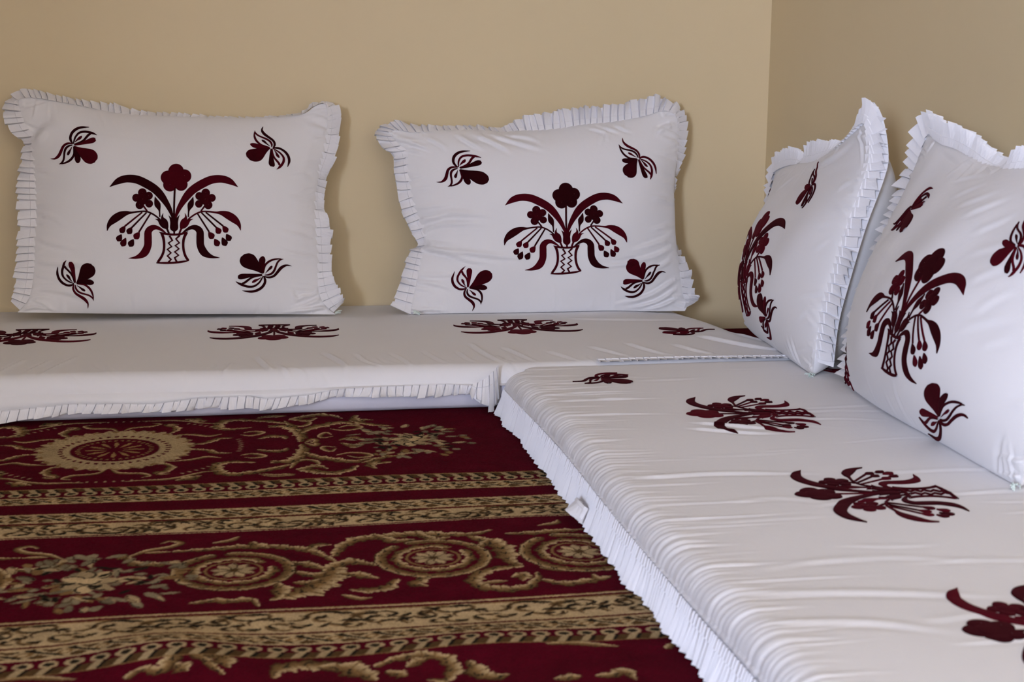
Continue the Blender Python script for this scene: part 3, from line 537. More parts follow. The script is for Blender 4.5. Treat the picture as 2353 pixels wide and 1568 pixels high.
SPRIG = [('petal','r',[(890,820,18),(1050,940,95),(1190,1035,170),(1320,1115,222),(1420,1180,226),(1520,1250,170),(1580,1295,60)]),
 ('petal','r',[(900,785,14),(1100,745,38),(1300,690,72),(1430,655,90),(1500,635,80),(1550,622,40)]),('petal','r',[(890,850,24),(940,1000,60),(985,1120,88),(1005,1230,95),(1010,1310,62),(1010,1348,14)]),
 ('tendril','r',[(850,745,12),(782,640,35),(765,530,38),(810,400,42),(900,305,42),(1010,247,38),(1120,225,32),(1250,225,15),(1330,228,2)]),
 ('tendril','m',[[(860,745,12),(895,600,24),(940,500,28),(1040,400,32),(1180,370,34),(1310,385,34),(1430,420,35),(1520,455,18),(1580,490,2)],[(890,755,14),(1060,710,28),(1180,640,30),(1260,550,34),(1320,480,35),(1390,440,28)]]),
 ('seed','r',[(905,692,5),(980,620,25),(1050,570,45),(1095,530,35),(1118,503,10)]),
 ('tendril','r',[(840,742,10),(740,720,28),(640,735,34),(550,800,38),(490,920,42),(430,1050,48),(360,1125,42),(280,1165,25),(200,1165,14),(140,1155,2)]),
 ('tendril','m',[[(830,778,12),(720,800,28),(630,870,34),(590,980,32),(580,1100,28),(560,1220,28),(500,1310,24),(420,1340,2)],[(870,830,10),(888,960,25),(888,1070,30),(830,1180,35),(740,1260,32),(620,1310,25),(500,1335,12)]]),
 ('seed','r',[(820,832,4),(770,930,22),(720,1010,42),(700,1060,35),(688,1088,10)])]

def strip(pts, zz=False):
    """ribbon of varying half width -> vertex rows in motif units, with a raised profile"""
    p = np.asarray(pts, float)
    if zz or len(p) == 2:
        c = p if zz else np.linspace(p[0], p[1], 8)
    else:
        L = np.linalg.norm(np.diff(p[:, :2], axis=0), axis=1).sum()
        c = resample(p, max(12, int(L / 22)))
    c[:, 2] = np.maximum(c[:, 2], 1.0)
    t = np.gradient(c[:, :2], axis=0); t /= np.linalg.norm(t, axis=1)[:, None] + 1e-9
    nrm = np.stack([-t[:, 1], t[:, 0]], 1)
    wmax = c[:, 2].max()
    k = max(5, 2 * int(wmax / 26) + 5)
    lat = np.r_[-1.0, np.linspace(-.9, .9, k - 2), 1.0]
    h = np.r_[-0.0012, np.full(k - 2, 1.0), -0.0012]
    h[1:-1] = 0.0007 + 0.0007 * (1 - lat[1:-1] ** 2)
    P = c[:, None, :2] + nrm[:, None, :] * (c[:, 2][:, None] * lat[None, :])[..., None]
    return P.reshape(-1, 2), np.tile(h, len(c)), grid_faces(len(c), k)
def disc(x, y, r):
    nr, na = max(4, int(r / 18)), 28
    rr = np.r_[np.linspace(0.02, .93, nr), 1.0]; hh = np.r_[0.0007 + 0.0007 * (1 - np.linspace(0, 1, nr) ** 2), -0.0012]
    a = np.linspace(0, 2 * np.pi, na + 1)
    R_, A_ = np.meshgrid(rr, a, indexing='ij')
    P = np.stack([x + r * R_ * np.cos(A_), y + r * R_ * np.sin(A_)], -1).reshape(-1, 2)
    return P, np.repeat(hh, na + 1), grid_faces(nr + 1, na + 1)
def piece_mesh(kind, pts):
    parts = []
    if kind == 'r': parts.append(strip(pts))
    elif kind == 'p': parts.append(strip(pts))
    elif kind == 'f': parts += [disc(*q) for q in pts]
    elif kind == 'm':
        for q in pts:
            parts.append(strip([(a, b, q[2]) for a, b in q[1]], True) if q[0] == 'z' else strip(q))
    P, Hh, F, b = [], [], [], 0
    for i, (p, h, f) in enumerate(parts):
        P.append(p); Hh.append(h + 0.00012 * i); F.append(f + b); b += len(p)
    return np.vstack(P), np.concatenate(Hh), np.vstack(F)
FLOWER_M = [(n, piece_mesh(k, p)) for n, k, p in FLOWER]
SPRIG_M = [(n, piece_mesh(k, p)) for n, k, p in SPRIG]

def apply_motif(name, pieces, root_name, A, frame, bvh, parent, label=None):
    """lays a motif on a surface: motif units -> plane coordinates (A, 2x3) -> dropped onto the cloth along the frame normal"""
    O, U, V, N = (np.asarray(v, float) for v in frame)
    A = np.asarray(A, float)
    root = None
    order = sorted(range(len(pieces)), key=lambda i: 0 if pieces[i][0] == root_name else 1)
    first = True
    for i in order:
        nm, (P, Hh, F) = pieces[i]
        ab = P @ A[:, :2].T + A[:, 2]
        W = O + ab[:, :1] * U + ab[:, 1:] * V
        out = np.empty_like(W); ok = np.ones(len(W), bool)
        for k in range(len(W)):
            hit = bvh.ray_cast(Vector(W[k] + N * 0.35), Vector(-N), 0.7)
            if hit[0] is None:
                ok[k] = False; out[k] = W[k]
            else:
                nn = hit[1] if hit[1].dot(Vector(N)) > 0 else -hit[1]
                out[k] = hit[0] + nn * (Hh[k] + 0.0006 + (0.0003 if nm == root_name else 0.0))
        F2 = F[ok[F].all(1)]
        if len(F2) == 0: continue
        if first:
            root = link(name, mesh(name, out, F2), M_VELVET, parent)
            if label: root['label'] = label
            first = False
        else:
            link(nm, mesh(nm, out, F2), M_VELVET, root)
    return root

# ------------------------------------------------------------------ pleated ruffles
def ruffle(name, inner, outer, n, parent, pitch=0.018, seed=0, lift=0.004, jag=0.10, band=0.34, mat=None, slit=0.0055, gap=0.045):
    """knife pleats: overlapping folded panels from the seam (inner) to the free edge (outer)"""
    rg = random.Random(seed)
    inner = np.asarray(inner, float); outer = np.asarray(outer, float)
    both = resample(np.hstack([inner, outer]), 600)
    I, O = both[:, :3], both[:, 3:]
    s = np.r_[0, np.cumsum(np.linalg.norm(np.diff((I + O) / 2, axis=0), axis=1))]
    n = np.asarray(n, float)
    per_pt = n.ndim == 2
    if per_pt: n = np.stack([np.interp(np.linspace(0, 1, 600), np.linspace(0, 1, len(n)), n[:, k]) for k in range(3)], 1)
    ev = lambda A, q: np.array([np.interp(q, s, A[:, k]) for k in range(3)])
    V, F = [], []
    q = 0.0
    while q < s[-1]:
        p = pitch * rg.uniform(0.72, 1.28)
        q1 = min(q + p * (1 - gap), s[-1])
        if q1 - q < pitch * 0.3: break
        ln = 1 + rg.uniform(-jag, jag * 0.7); sk = rg.uniform(-.30, .30) * p
        tw = rg.uniform(-.3, 1.0) * lift
        b = len(V)
        rows = (0.0, band * 0.98, band, band + .02, 0.7, 1.0)
        ts = (0.0, 0.03, 0.35, 0.70, 0.97, 1.0)
        for t in ts:
            for r in rows:
                qq = min(max(q + (q1 - q) * t + sk * r * r, 0), s[-1])
                a, o = ev(I, qq), ev(O, qq)
                nn = n if not per_pt else ev(n, qq)
                k = r * ((ln + (0.06 * (0.5 - t) if r == 1.0 else 0)) if r == 1.0 else 1.0)
                if t in (0.0, 1.0): h = -slit
                else: h = lift * (1 - t) * (0.40 + 0.60 * r) + tw * r * r * (1 - t) + (0.0016 if r <= band else 0.0) + 0.0007 * math.sin(t * 3.1) * r
                V.append(a + (o - a) * k + nn * (h + 0.0006))
        m = len(rows)
        for j in range(len(ts) - 1):
            for r in range(m - 1):
                a = b + j * m + r
                F.append((a, a + m, a + m + 1, a + 1))
        q += p
    b = len(V); nb = max(8, int(s[-1] / 0.012))        # the gathered cloth behind the pleats
    for j in range(nb + 1):
        qq = s[-1] * j / nb
        a, o = ev(I, qq), ev(O, qq); nn = n if not per_pt else ev(n, qq)
        V.append(a - nn * slit * .76); V.append(a + (o - a) * 0.93 - nn * slit * .76)
    for j in range(nb): F.append((b + 2*j, b + 2*j + 2, b + 2*j + 3, b + 2*j + 1))
    me = mesh(name, V, F, smooth=False)
    return link(name, me, mat or M_FRILL, parent)

# ------------------------------------------------------------------ pillows
def prof(x, k=2.6, m=0.84):
    return np.maximum(1 - np.abs(2 * x - 1) ** k, 0) ** m

def make_pillow(label, base, Bc, Rc, Tc, Lc, frame, tf, tb, creases, seed, ztop, wall, nrand=70, flatb=0.0, belly=0.0, crk=1.7, pk=(2.6, .84)):
    th = empty('throw_pillow', base, label, 'pillow', 'embroidered pillows propped along the walls')
    O, U, V, N = (np.asarray(v, float) for v in frame)
    ns, nt = 170, 126
    def par(n):
        x = np.linspace(0, 1, n)
        return 0.45 * x + 0.55 * (0.5 - 0.5 * np.cos(np.pi * x))
    s, t = par(ns), par(nt)
    b, tp, l, r = resample(Bc, s), resample(Tc, s), resample(Lc, t), resample(Rc, t)
    S, Tt = np.meshgrid(s, t, indexing='ij')
    S3, T3 = S[..., None], Tt[..., None]
    P = (1 - T3) * b[:, None] + T3 * tp[:, None] + (1 - S3) * l[None] + S3 * r[None] \
        - ((1 - S3) * (1 - T3) * b[0] + S3 * (1 - T3) * b[-1] + (1 - S3) * T3 * tp[0] + S3 * T3 * tp[-1])
    pr = prof(S, *pk) * prof(Tt, *pk)
    rel = P - O
    PU, PV = rel @ U, rel @ V
    W = np.zeros(S.shape)
    for c in creases: crease_field(PU, PV, W, c[:-2], c[-2] * .9, c[-1] * crk)
    rg = random.Random(seed)
    for k in range(nrand):                  # gathers running in from the seams
        side = rg.choice('LRTLRB'); q = rg.random()
        L = rg.uniform(.02, .085)
        i = int(q * (ns - 1)); j = int(q * (nt - 1))
        if side == 'L': p0, d = (PU[0, j], PV[0, j]), (1, rg.uniform(-.35, .35))
        elif side == 'R': p0, d = (PU[-1, j], PV[-1, j]), (-1, rg.uniform(-.35, .35))
        elif side == 'T': p0, d = (PU[i, -1], PV[i, -1]), (rg.uniform(-.6, .6), -1)
        else: p0, d = (PU[i, 0], PV[i, 0]), (rg.uniform(-.5, .5), 1)
        crease_field(PU, PV, W, [p0, (p0[0] + d[0] * L * .5, p0[1] + d[1] * L * .5 + rg.uniform(-.004, .004)), (p0[0] + d[0] * L, p0[1] + d[1] * L)], rg.uniform(.0035, .007), rg.uniform(.0010, .0030) * rg.choice((1, 1, -1)))
    lump = 0.0035 * np.sin(PU * 17 + seed) * np.sin(PV * 14 + seed * 2) + 0.002 * np.sin(PU * 31 - PV * 23 + seed)
    inner = smooth(np.minimum(np.minimum(S, 1 - S), np.minimum(Tt, 1 - Tt)) / 0.02)
    low = 1 - flatb * (1 - Tt) ** 2 + belly * (1 - 2 * Tt)
    front = P + N * ((tf * pr * low + (lump * pr + W) * inner)[..., None])
    back = P - N * ((tb * prof(S, 3, .5) * prof(Tt, 3, .5) + lump * pr)[..., None])
    back[..., :] = np.where((inner > 0)[..., None], back, P)
    verts = np.vstack([front.reshape(-1, 3), back.reshape(-1, 3)])
    ax, lim = wall
    verts[:, ax] = np.minimum(verts[:, ax], lim)
    zt = ztop(verts[:, 0], verts[:, 1]) + 0.0012
    verts[:, 2] = np.maximum(verts[:, 2], zt)
    F = np.vstack([grid_faces(ns, nt, 0), grid_faces(ns, nt, ns * nt, True)])
    me = mesh('cover', verts, F)
    cov = link('cover', me, M_COTTON, th)
    ff = grid_faces(ns, nt, 0)
    bvh = BVHTree.FromPolygons([Vector(v) for v in verts[:ns * nt]], [tuple(int(k) for k in q) for q in ff])
    return th, bvh

def zip_tail(parent, p, d, seed):
    """frayed end of a zip sticking out of the seam"""
    rg = random.Random(seed)
    V, F = [], []
    d = Vector(d).normalized(); side = d.cross(Vector((0, 0, 1))).normalized(); up = Vector((0, 0, 1))
    for k in range(9):
        o = Vector(p) + side * rg.uniform(-.007, .007) + up * rg.uniform(-.001, .004)
        L = rg.uniform(.008, .018); dd = (d + side * rg.uniform(-.5, .5) + up * rg.uniform(-.15, .35)).normalized()
        w_ = rg.uniform(.0012, .0026); b = len(V)
        for t in (0, .5, 1):
            c = o + dd * L * t + up * (0.002 * math.sin(t * 3))
            for a in ((1, 0), (0, 1), (-1, 0), (0, -1)):
                V.append(c + (side * a[0] + up * a[1]) * w_ * (1 - .55 * t))
        for t in range(2):
            for a in range(4): F.append((b + t*4 + a, b + t*4 + (a+1) % 4, b + (t+1)*4 + (a+1) % 4, b + (t+1)*4 + a))
        F.append((b+8, b+9, b+10, b+11))
    link('zip_tail', mesh('zip_tail', V, F), M_ZIP, parent)

# ------------------------------------------------------------------ floor mattresses
YF, XL = 2.880, 0.504       # front edge of the back mattress, left edge of the right mattress
def z_back(x, y):
    z = 0.0905 - 0.014 * smooth((y - 3.3) / .48) - 0.012 * smooth((x - .9) / .25) * smooth((y - 3.15) / .5)
    z = z - 0.070 * smooth((x - 1.09) / .15) * smooth((y - 3.0) / .35)
    return z + 0.0012 * np.sin(x * 11 + y * 6) * smooth((3.7 - y) / .2)
def z_right(x, y):
    return 0.089 + 0.0012 * np.sin(x * 9 - y * 7) + 0.001 * np.sin(y * 13 + x * 4) - 0.003 * smooth((y - 2.6) / .28)
def z_mattress(x, y):
    return np.where(y > YF - .002, z_back(x, y), z_right(x, y))

def back_mattress():
    th = empty('floor_mattress', (0, 3.33, 0), 'long white floor mattress lying along the back wall under two pillows', 'mattress')
    x0, x1 = -1.43, 1.250
    nx = 620
    xs = np.linspace(x0, x1, nx)
    hem = np.interp(xs, [-1.6, -.9, -.46, -.411, -.37, -.317, -.268, -.165, -.08, .017, .047, .133, .185, .264, .352, .419, .455, .52, 1.4],
                    [.02, .022, .026, .031, .034, .038, .036, .033, .042, .043, .036, .042, .052, .054, .056, .056, .050, .05, .05])
    # profile parameter: top (y from the wall to the fold), fold, front face down to the hem
    ytop = np.linspace(3.788, YF + .034, 120)
    na, nf = 16, 26
    ang = np.linspace(0, np.pi / 2, na + 1)[1:]
    X = np.repeat(xs[:, None], 120 + na + nf, 1)
    Yc = np.empty_like(X); Zc = np.empty_like(X); NY = np.zeros_like(X); NZ = np.zeros_like(X); Q = np.empty_like(X)
    Yc[:, :120] = ytop; Zc[:, :120] = z_back(xs[:, None], ytop[None]); NZ[:, :120] = 1; Q[:, :120] = (ytop - YF - .034)
    zt = z_back(xs, np.full(nx, YF + .034))
    ry, rz = .034, .036
    for k, a in enumerate(ang):
        Yc[:, 120 + k] = YF + .034 - ry * math.sin(a); Zc[:, 120 + k] = zt - rz * (1 - math.cos(a))
        NY[:, 120 + k] = -math.sin(a); NZ[:, 120 + k] = math.cos(a); Q[:, 120 + k] = -a * ry
    for k in range(nf):
        t = (k + 1) / nf
        Zc[:, 120 + na + k] = (zt - rz) * (1 - t) + hem * t
        Yc[:, 120 + na + k] = YF - .006 * math.sin(t * 2.6) - .004 * t
        NY[:, 120 + na + k] = -1; Q[:, 120 + na + k] = -ry * np.pi / 2 - (zt - rz - hem) * t
    W = np.zeros_like(X)
    rg = random.Random(11)
    tr = [([(.49, .22), (.505, .09), (.53, -.03)], .006, .003), ([(.555, .16), (.585, .03), (.60, -.02)], .005, .003), ([(.64, .10), (.67, .02), (.69, -.02)], .005, .003), ([(.31, .12), (.33, .02), (.335, -.06)], .005, .002), ([(.17, .14), (.20, .02), (.205, -.06)], .006, .003), ([(.235, .12), (.25, .03), (.29, -.03)], .005, .002),
          ([(.03, .12), (.05, .01), (.065, -.05)], .006, .003), ([(-.02, .07), (-.03, .01), (-.045, -.05)], .006, .0025), ([(.07, .02), (.09, -.03), (.1, -.06)], .005, .002), ([(.38, .14), (.40, .03), (.43, -.03)], .005, .002), ([(.45, .13), (.46, .04), (.48, -.01)], .005, .002),
          ([(-.33, .16), (-.37, .03), (-.39, -.04)], .006, .003), ([(-.38, .12), (-.41, .02), (-.42, -.03)], .005, .0025), ([(-.43, .14), (-.46, .03), (-.475, -.04)], .006, .003), ([(.83, .17), (.86, .07), (.90, .0)], .006, .003), ([(.93, .15), (.96, .06), (1.0, .0)], .006, .003), ([(.74, .14), (.78, .05), (.81, .0)], .006, .0025),
          ([(1.02, .25), (1.1, .1), (1.2, .02)], .008, .004), ([(1.12, .3), (1.2, .16), (1.27, .06)], .008, .004), ([(.78, .55), (.95, .5), (1.15, .52)], .012, .002)]
    for pts, w_, h in tr: crease_field(X, Q, W, pts, w_, h * 1.5)
    for k in range(60):
        xx = rg.uniform(x0, 1.25); L = rg.uniform(.03, .12); q0 = rg.uniform(-.07, .03)
        crease_field(X, Q, W, [(xx, q0), (xx - rg.uniform(-.01, .02), q0 + L * .5), (xx - rg.uniform(-.01, .05), q0 + L)], rg.uniform(.004, .007), rg.uniform(.0006, .0016))
    Yf = Yc + NY * W; Zf = Zc + NZ * W
    # rounded right end of the cover
    e = smooth((X - 1.205) / .045)
    Zf = Zf * (1 - e) + np.minimum(Zf, .012) * e
    V = np.stack([X, Yf, Zf], -1).reshape(-1, 3)
    F = grid_faces(nx, X.shape[1])
    cov = link('cover', mesh('cover', V, F), M_COTTON, th)
    bvh = BVHTree.FromPolygons([Vector(v) for v in V], [tuple(int(k) for k in q) for q in F])
    # foam body showing below the hem
    n2 = 60
    xb = np.linspace(x0, 1.20, n2)
    prof_ = [(YF + .010, .060), (YF + .003, .045), (YF + .000, .030), (YF + .002, .012), (YF + .012, .003), (YF + .03, .0015), (3.75, .0015), (3.775, .008), (3.775, .02), (3.7, .03), (3.2, .045), (YF + .1, .055)]
    Vb = np.array([(x, y + .0015 * math.sin(x * 21), min(z, max(.004, float(z_back(np.float64(x), np.float64(y))) - .012))) for x in xb for y, z in prof_])
    m = len(prof_)
    Fb = [(i*m + j, i*m + (j+1) % m, (i+1)*m + (j+1) % m, (i+1)*m + j) for i in range(n2 - 1) for j in range(m)]
    Fb += [tuple(range(m)), tuple((n2-1)*m + k for k in range(m))[::-1]]
    link('foam_body', mesh('foam_body', Vb, Fb), M_FOAM, th)
    # hem ruffle
    k = np.linspace(0, nx - 1, 90).astype(int); k = k[xs[k] < .49]
    inn = np.stack([xs[k], np.full(len(k), YF - .0095), hem[k] + .001], 1)
    flare = .008 + .006 * np.sin(xs[k] * 23) + .004 * np.sin(xs[k] * 51 + 1)
    drop = np.minimum(.019 + .004 * np.sin(xs[k] * 17 + 2), hem[k] - .004)
    out = inn + np.stack([np.zeros(len(k)) - .006, -flare, -drop], 1)
    ruffle('ruffle', inn, out, (0, -1, 0.25), th, pitch=.0155, seed=4, lift=.008, jag=.12, band=.05)
    # bunched ruffle where the two mattresses meet
    bun = [((.455, YF-.012, .056), (.447, YF-.024, .042)), ((.466, YF-.015, .060), (.456, YF-.034, .028)), ((.480, YF-.018, .068), (.474, YF-.042, .016)), ((.493, YF-.016, .078), (.494, YF-.036, .010)), ((.508, YF-.008, .092), (.512, YF-.020, .014))]
    ruffle('ruffle', [a for a, b in bun], [b for a, b in bun], (0, -.9, .3), th, pitch=.015, seed=8, lift=.008, jag=.25, band=.3)
    # ruffle pressed flat between the two mattresses
    xr = np.linspace(.72, 1.18, 24)
    zi = z_back(xr, np.full(24, YF + .04)) + .0005
    inn = np.stack([xr, np.full(24, YF + .030), zi + .001], 1)
    out = np.stack([xr, np.full(24, YF - .004 + .003 * np.sin(xr * 9)), zi + .0012 + .001 * np.sin(xr * 14)], 1)
    ruffle('ruffle', inn, out, (0, -.3, 1), th, pitch=.017, seed=9, lift=.0015, jag=.08, slit=.0008)
    fr = ((0, 0, 0), (1, 0, 0), (0, 1, 0), (0, 0, 1))
    A = D_bm['flower'][0]
    sc_ = 0.000158
    for i, (cx, cy, a) in enumerate(((-.463, 3.335, .02), (.075, 3.327, .0), (.636, 3.333, -.02))):
        c_, s_ = math.cos(math.pi + a), math.sin(math.pi + a)
        B = [[c_ * sc_, s_ * sc_, 0], [s_ * sc_, -c_ * sc_, 0]]      # motif y runs downwards
        B[0][2] = cx - B[0][0] * 1080 - B[0][1] * 770; B[1][2] = cy - B[1][0] * 1080 - B[1][1] * 770
        apply_motif('embroidered_bouquet', FLOWER_M, 'vase', B, fr, bvh, th, 'maroon velvet vase of flowers')
    c_ = .000085
    B = [[-c_, .2 * c_, 1.016 + c_ * 855 - .2 * c_ * 765], [.25 * c_, c_, 3.225 - .25 * c_ * 855 - c_ * 765]]
    apply_motif('embroidered_sprig', SPRIG_M, 'tendril', B, fr, bvh, th, 'maroon velvet flower sprig')
    return th
back_mattress()

def right_mattress():
    th = empty('floor_mattress', (.95, 1.6, 0), 'white floor mattress lying along the right wall in the foreground', 'mattress')
    y0, y1 = 0.35, YF - .004
    ny = 720
    ys = y0 + (y1 - y0) * (1 - (1 - np.linspace(0, 1, ny)) ** 1.0)
    zs_ = np.interp(ys, [0, 1.54, 1.8, 2.27, 2.8, 2.9], [.05, .050, .054, .056, .052, .050])   # stitched seam height
    nt_, na, nf = 150, 16, 18
    m = nt_ + na + nf
    rx, rz = .036, .030
    # plan rounding at the far corner
    dxc = np.where(ys > 2.80, .045 * (1 - np.sqrt(np.clip(1 - ((ys - 2.80) / .078) ** 2, 0, 1))), 0)
    xl = XL + .012 + dxc + .003 * np.sin(ys * 6.0)
    Y = np.repeat(ys[:, None], m, 1)
    X = np.empty_like(Y); Z = np.empty_like(Y); NX = np.zeros_like(Y); NZ = np.zeros_like(Y); Q = np.empty_like(Y)
    u = np.linspace(0, 1, nt_) ** 0.75
    for k in range(nt_):
        X[:, k] = 1.385 + (xl + rx - 1.385) * u[k]
        Z[:, k] = z_right(X[:, k], ys); NZ[:, k] = 1; Q[:, k] = X[:, k] - (xl + rx)
    zt = Z[:, nt_ - 1] - .006 * smooth((ys - 2.80) / .07)
    for k in range(na):
        a = (k + 1) / na * math.pi / 2
        X[:, nt_ + k] = xl + rx - rx * math.sin(a); Z[:, nt_ + k] = zt - rz * (1 - math.cos(a))
        NX[:, nt_ + k] = -math.sin(a); NZ[:, nt_ + k] = math.cos(a); Q[:, nt_ + k] = -a * rx
    for k in range(nf):
        t = (k + 1) / nf
        Z[:, nt_ + na + k] = (zt - rz) * (1 - t) + zs_ * t
        X[:, nt_ + na + k] = xl - .002 * math.sin(t * 3.14); NX[:, nt_ + na + k] = -1; Q[:, nt_ + na + k] = -rx * math.pi / 2 - .02 * t
    W = np.zeros_like(Y)
    rg = random.Random(21)
    yy = y0 + .02
    while yy < y1 - .03:                    # gathers climbing over the edge
        long_ = rg.random()
        L = rg.uniform(.012, .05) if long_ < .62 else rg.uniform(.06, .12) if long_ < .94 else rg.uniform(.14, .22)
        w_ = rg.uniform(.0032, .0060)
        s_ = rg.uniform(-.012, .012)
        crease_field(Q, Y, W, [(-.085, yy + .004), (-.05, yy), (-.02, yy + s_ * .3), (L * .5, yy + s_ * .7), (L, yy + s_ + rg.uniform(-.01, .01))], w_, rg.uniform(.0011, .0024) * (.75 if yy < 1.7 else 1.0))
        yy += rg.uniform(.006, .017)
    for k in range(46):                     # soft drag lines across the top
        xx, yk = rg.uniform(.02, .55), rg.uniform(.6, 2.8); L = rg.uniform(.08, .28)
        crease_field(Q, Y, W, [(xx, yk), (xx + L * .5, yk + rg.uniform(-.02, .02)), (xx + L, yk + rg.uniform(-.05, .03))], rg.uniform(.006, .012), rg.uniform(.0004, .0010))
    for pts, w_, h in [([(.02, 2.02), (.15, 2.03), (.32, 2.00)], .010, .0022), ([(-.01, 2.60), (.10, 2.61), (.2, 2.605)], .007, .0022), ([(.0, 2.545), (.12, 2.545), (.22, 2.54)], .007, .002), ([(-.02, 1.52), (.15, 1.50), (.33, 1.46)], .012, .0018), ([(.0, 1.42), (.1, 1.41), (.2, 1.36)], .012, .0018), ([(.2, 2.34), (.28, 2.30), (.36, 2.27)], .008, .003), ([(.18, 2.30), (.27, 2.26), (.34, 2.25)], .008, .003)]:
        crease_field(Q, Y, W, pts, w_, h)
    V = np.stack([X + NX * W, Y, Z + NZ * W], -1)
    # far end of the cover turns down against the other mattress
    drop = V[-1].copy(); drop[:, 1] = YF - .001; drop[:, 2] = np.minimum(drop[:, 2] - .003, .078)
    drop2 = drop.copy(); drop2[:, 2] = np.minimum(drop2[:, 2], .03)
    V = np.concatenate([V, drop[None], drop2[None]], 0)
    V = V.reshape(-1, 3)
    F = grid_faces(ny + 2, m, 0, True)
    link('cover', mesh('cover', V, F), M_COTTON, th)
    bvh = BVHTree.FromPolygons([Vector(v) for v in V], [tuple(int(k) for k in q) for q in F])
    # foam body
    pr = [(XL + .03, .055), (XL + .022, .04), (XL + .022, .012), (XL + .032, .0015), (1.37, .0015), (1.38, .01), (1.38, .07), (XL + .06, .075)]
    yb = np.linspace(y0 + .02, YF - .012, 40); mm = len(pr)
    Vb = [(x, y, z) for y in yb for x, z in pr]
    Fb = [(i*mm + j, (i+1)*mm + j, (i+1)*mm + (j+1) % mm, i*mm + (j+1) % mm) for i in range(39) for j in range(mm)]
    Fb += [tuple(range(mm))[::-1], tuple(39*mm + k for k in range(mm))]
    link('foam_body', mesh('foam_body', Vb, Fb), M_FOAM, th)
    # gathered side ruffle down to the carpet
    rg = np.random.default_rng(5)
    yr = np.linspace(y0, YF - .012, 130)
    zi = np.interp(yr, ys, zs_); xi = np.interp(yr, ys, xl)
    wob = np.interp(yr, np.linspace(y0, YF, 46), rg.normal(0, .0032, 46))
    inn = np.stack([xi - .001, yr, zi + .0015], 1)
    out = np.stack([xi - .013 + wob, yr, np.full(130, .004)], 1)
    ruffle('ruffle', inn, out, (-.93, 0, .36), th, pitch=.0092, seed=15, lift=.0042, jag=.07, band=.28, slit=.0042, gap=.13)
    # a pleat that has flipped outwards
    a = [((.498, 2.105, .036), (.486, 2.11, .014)), ((.496, 2.085, .038), (.480, 2.082, .016)), ((.498, 2.06, .036), (.487, 2.055, .012))]
    ruffle('ruffle', [p for p, q in a], [q for p, q in a], (-.8, 0, .6), th, pitch=.03, seed=3, lift=.006, jag=.1, band=.2)
    fr = ((0, 0, 0), (1, 0, 0), (0, 1, 0), (0, 0, 1))
    for A in D_rm['flower']: apply_motif('embroidered_bouquet', FLOWER_M, 'vase', A, fr, bvh, th, 'maroon velvet vase of flowers')
    for A in D_rm['sprig']: apply_motif('embroidered_sprig', SPRIG_M, 'tendril', A, fr, bvh, th, 'maroon velvet flower sprig')
    c_ = .000088
    B = [[.3 * c_, -c_, 1.215 - .3 * c_ * 855 + c_ * 765], [-c_, -.3 * c_, 2.735 + c_ * 855 + .3 * c_ * 765]]
    apply_motif('embroidered_sprig', SPRIG_M, 'tendril', B, fr, bvh, th, 'maroon velvet flower sprig')
    return th
right_mattress()

# ------------------------------------------------------------------ the four pillows
def tilt_outer(inner, outer, n, w_=.037, back=.75):
    """where the ruffle shows narrow it leans back towards the wall"""
    inner, outer = np.asarray(inner, float), np.asarray(outer, float)
    d = np.linalg.norm(outer - inner, axis=1)
    k = np.sqrt(np.clip(w_ ** 2 - d ** 2, 0, None)) * back
    return outer - np.asarray(n) * k[:, None]

def pair_up(inn, out):
    """gives every seam point the free-edge point straight across from it"""
    a, b = resample(inn, 240), resample(out, 900)
    k = np.array([np.argmin(np.linalg.norm(b - p, axis=1)) for p in a], float)
    k = np.maximum.accumulate(k); k = 0.5 * (k + np.minimum.accumulate(k[::-1])[::-1])
    k[0], k[-1] = 0, 899
    pad = np.r_[np.full(9, k[0]), k, np.full(9, k[-1])]
    k = np.convolve(pad, np.ones(19) / 19, 'valid')
    o = np.stack([np.interp(k, np.arange(900), b[:, c]) for c in range(3)], 1)
    return a, o

def wall_pillow(D, DM, label, seed, base, crk):
    fr = (D['O'], D['U'], D['V'], D['N'])
    th, bvh = make_pillow(label, base, D['B'], D['R'], D['T'], D['L'], fr, .086, .10, D['cr'], seed, z_mattress, (1, BY - .004), flatb=.25, crk=crk)
    inn = D['L'] + D['T'][1:-1] + D['R'][::-1]
    out = D['Lo'] + D['To'][1:-1] + D['Ro'][::-1]
    inn, out = pair_up(inn, out)
    o2 = tilt_outer(inn, out, D['N']); o2[:, 1] = np.minimum(o2[:, 1], BY - .006); o2[:, 2] = np.maximum(o2[:, 2], z_mattress(o2[:, 0], o2[:, 1]) + .003)
    ii = np.asarray(inn, float); cc = ii.mean(0); ii = ii + (cc - ii) / np.linalg.norm(cc - ii, axis=1)[:, None] * .007
    ruffle('ruffle', ii, o2, D['N'], th, pitch=.0185, seed=seed, lift=.0105)
    for A in DM['flower']: apply_motif('embroidered_bouquet', FLOWER_M, 'vase', A, fr, bvh, th, 'maroon velvet vase of flowers')
    for A in DM['sprig']: apply_motif('embroidered_sprig', SPRIG_M, 'tendril', A, fr, bvh, th, 'maroon velvet flower sprig')
    return th, bvh, fr

p1, bvh1, fr1 = wall_pillow(D_p1, D_p1m, 'leftmost white pillow on the back wall, evenly filled with upright corners', 1, (-.13, 3.6, .09), 1.7)
zip_tail(p1, (.228, 3.575, .090), (1, -.1, 0), 2)
p2, bvh2, fr2 = wall_pillow(D_p2, D_p2m, 'creased white pillow on the back wall with its left side pinched in', 2, (.78, 3.6, .085), 2.2)
zip_tail(p2, (.432, 3.565, .088), (-1, -.3, 0), 3)

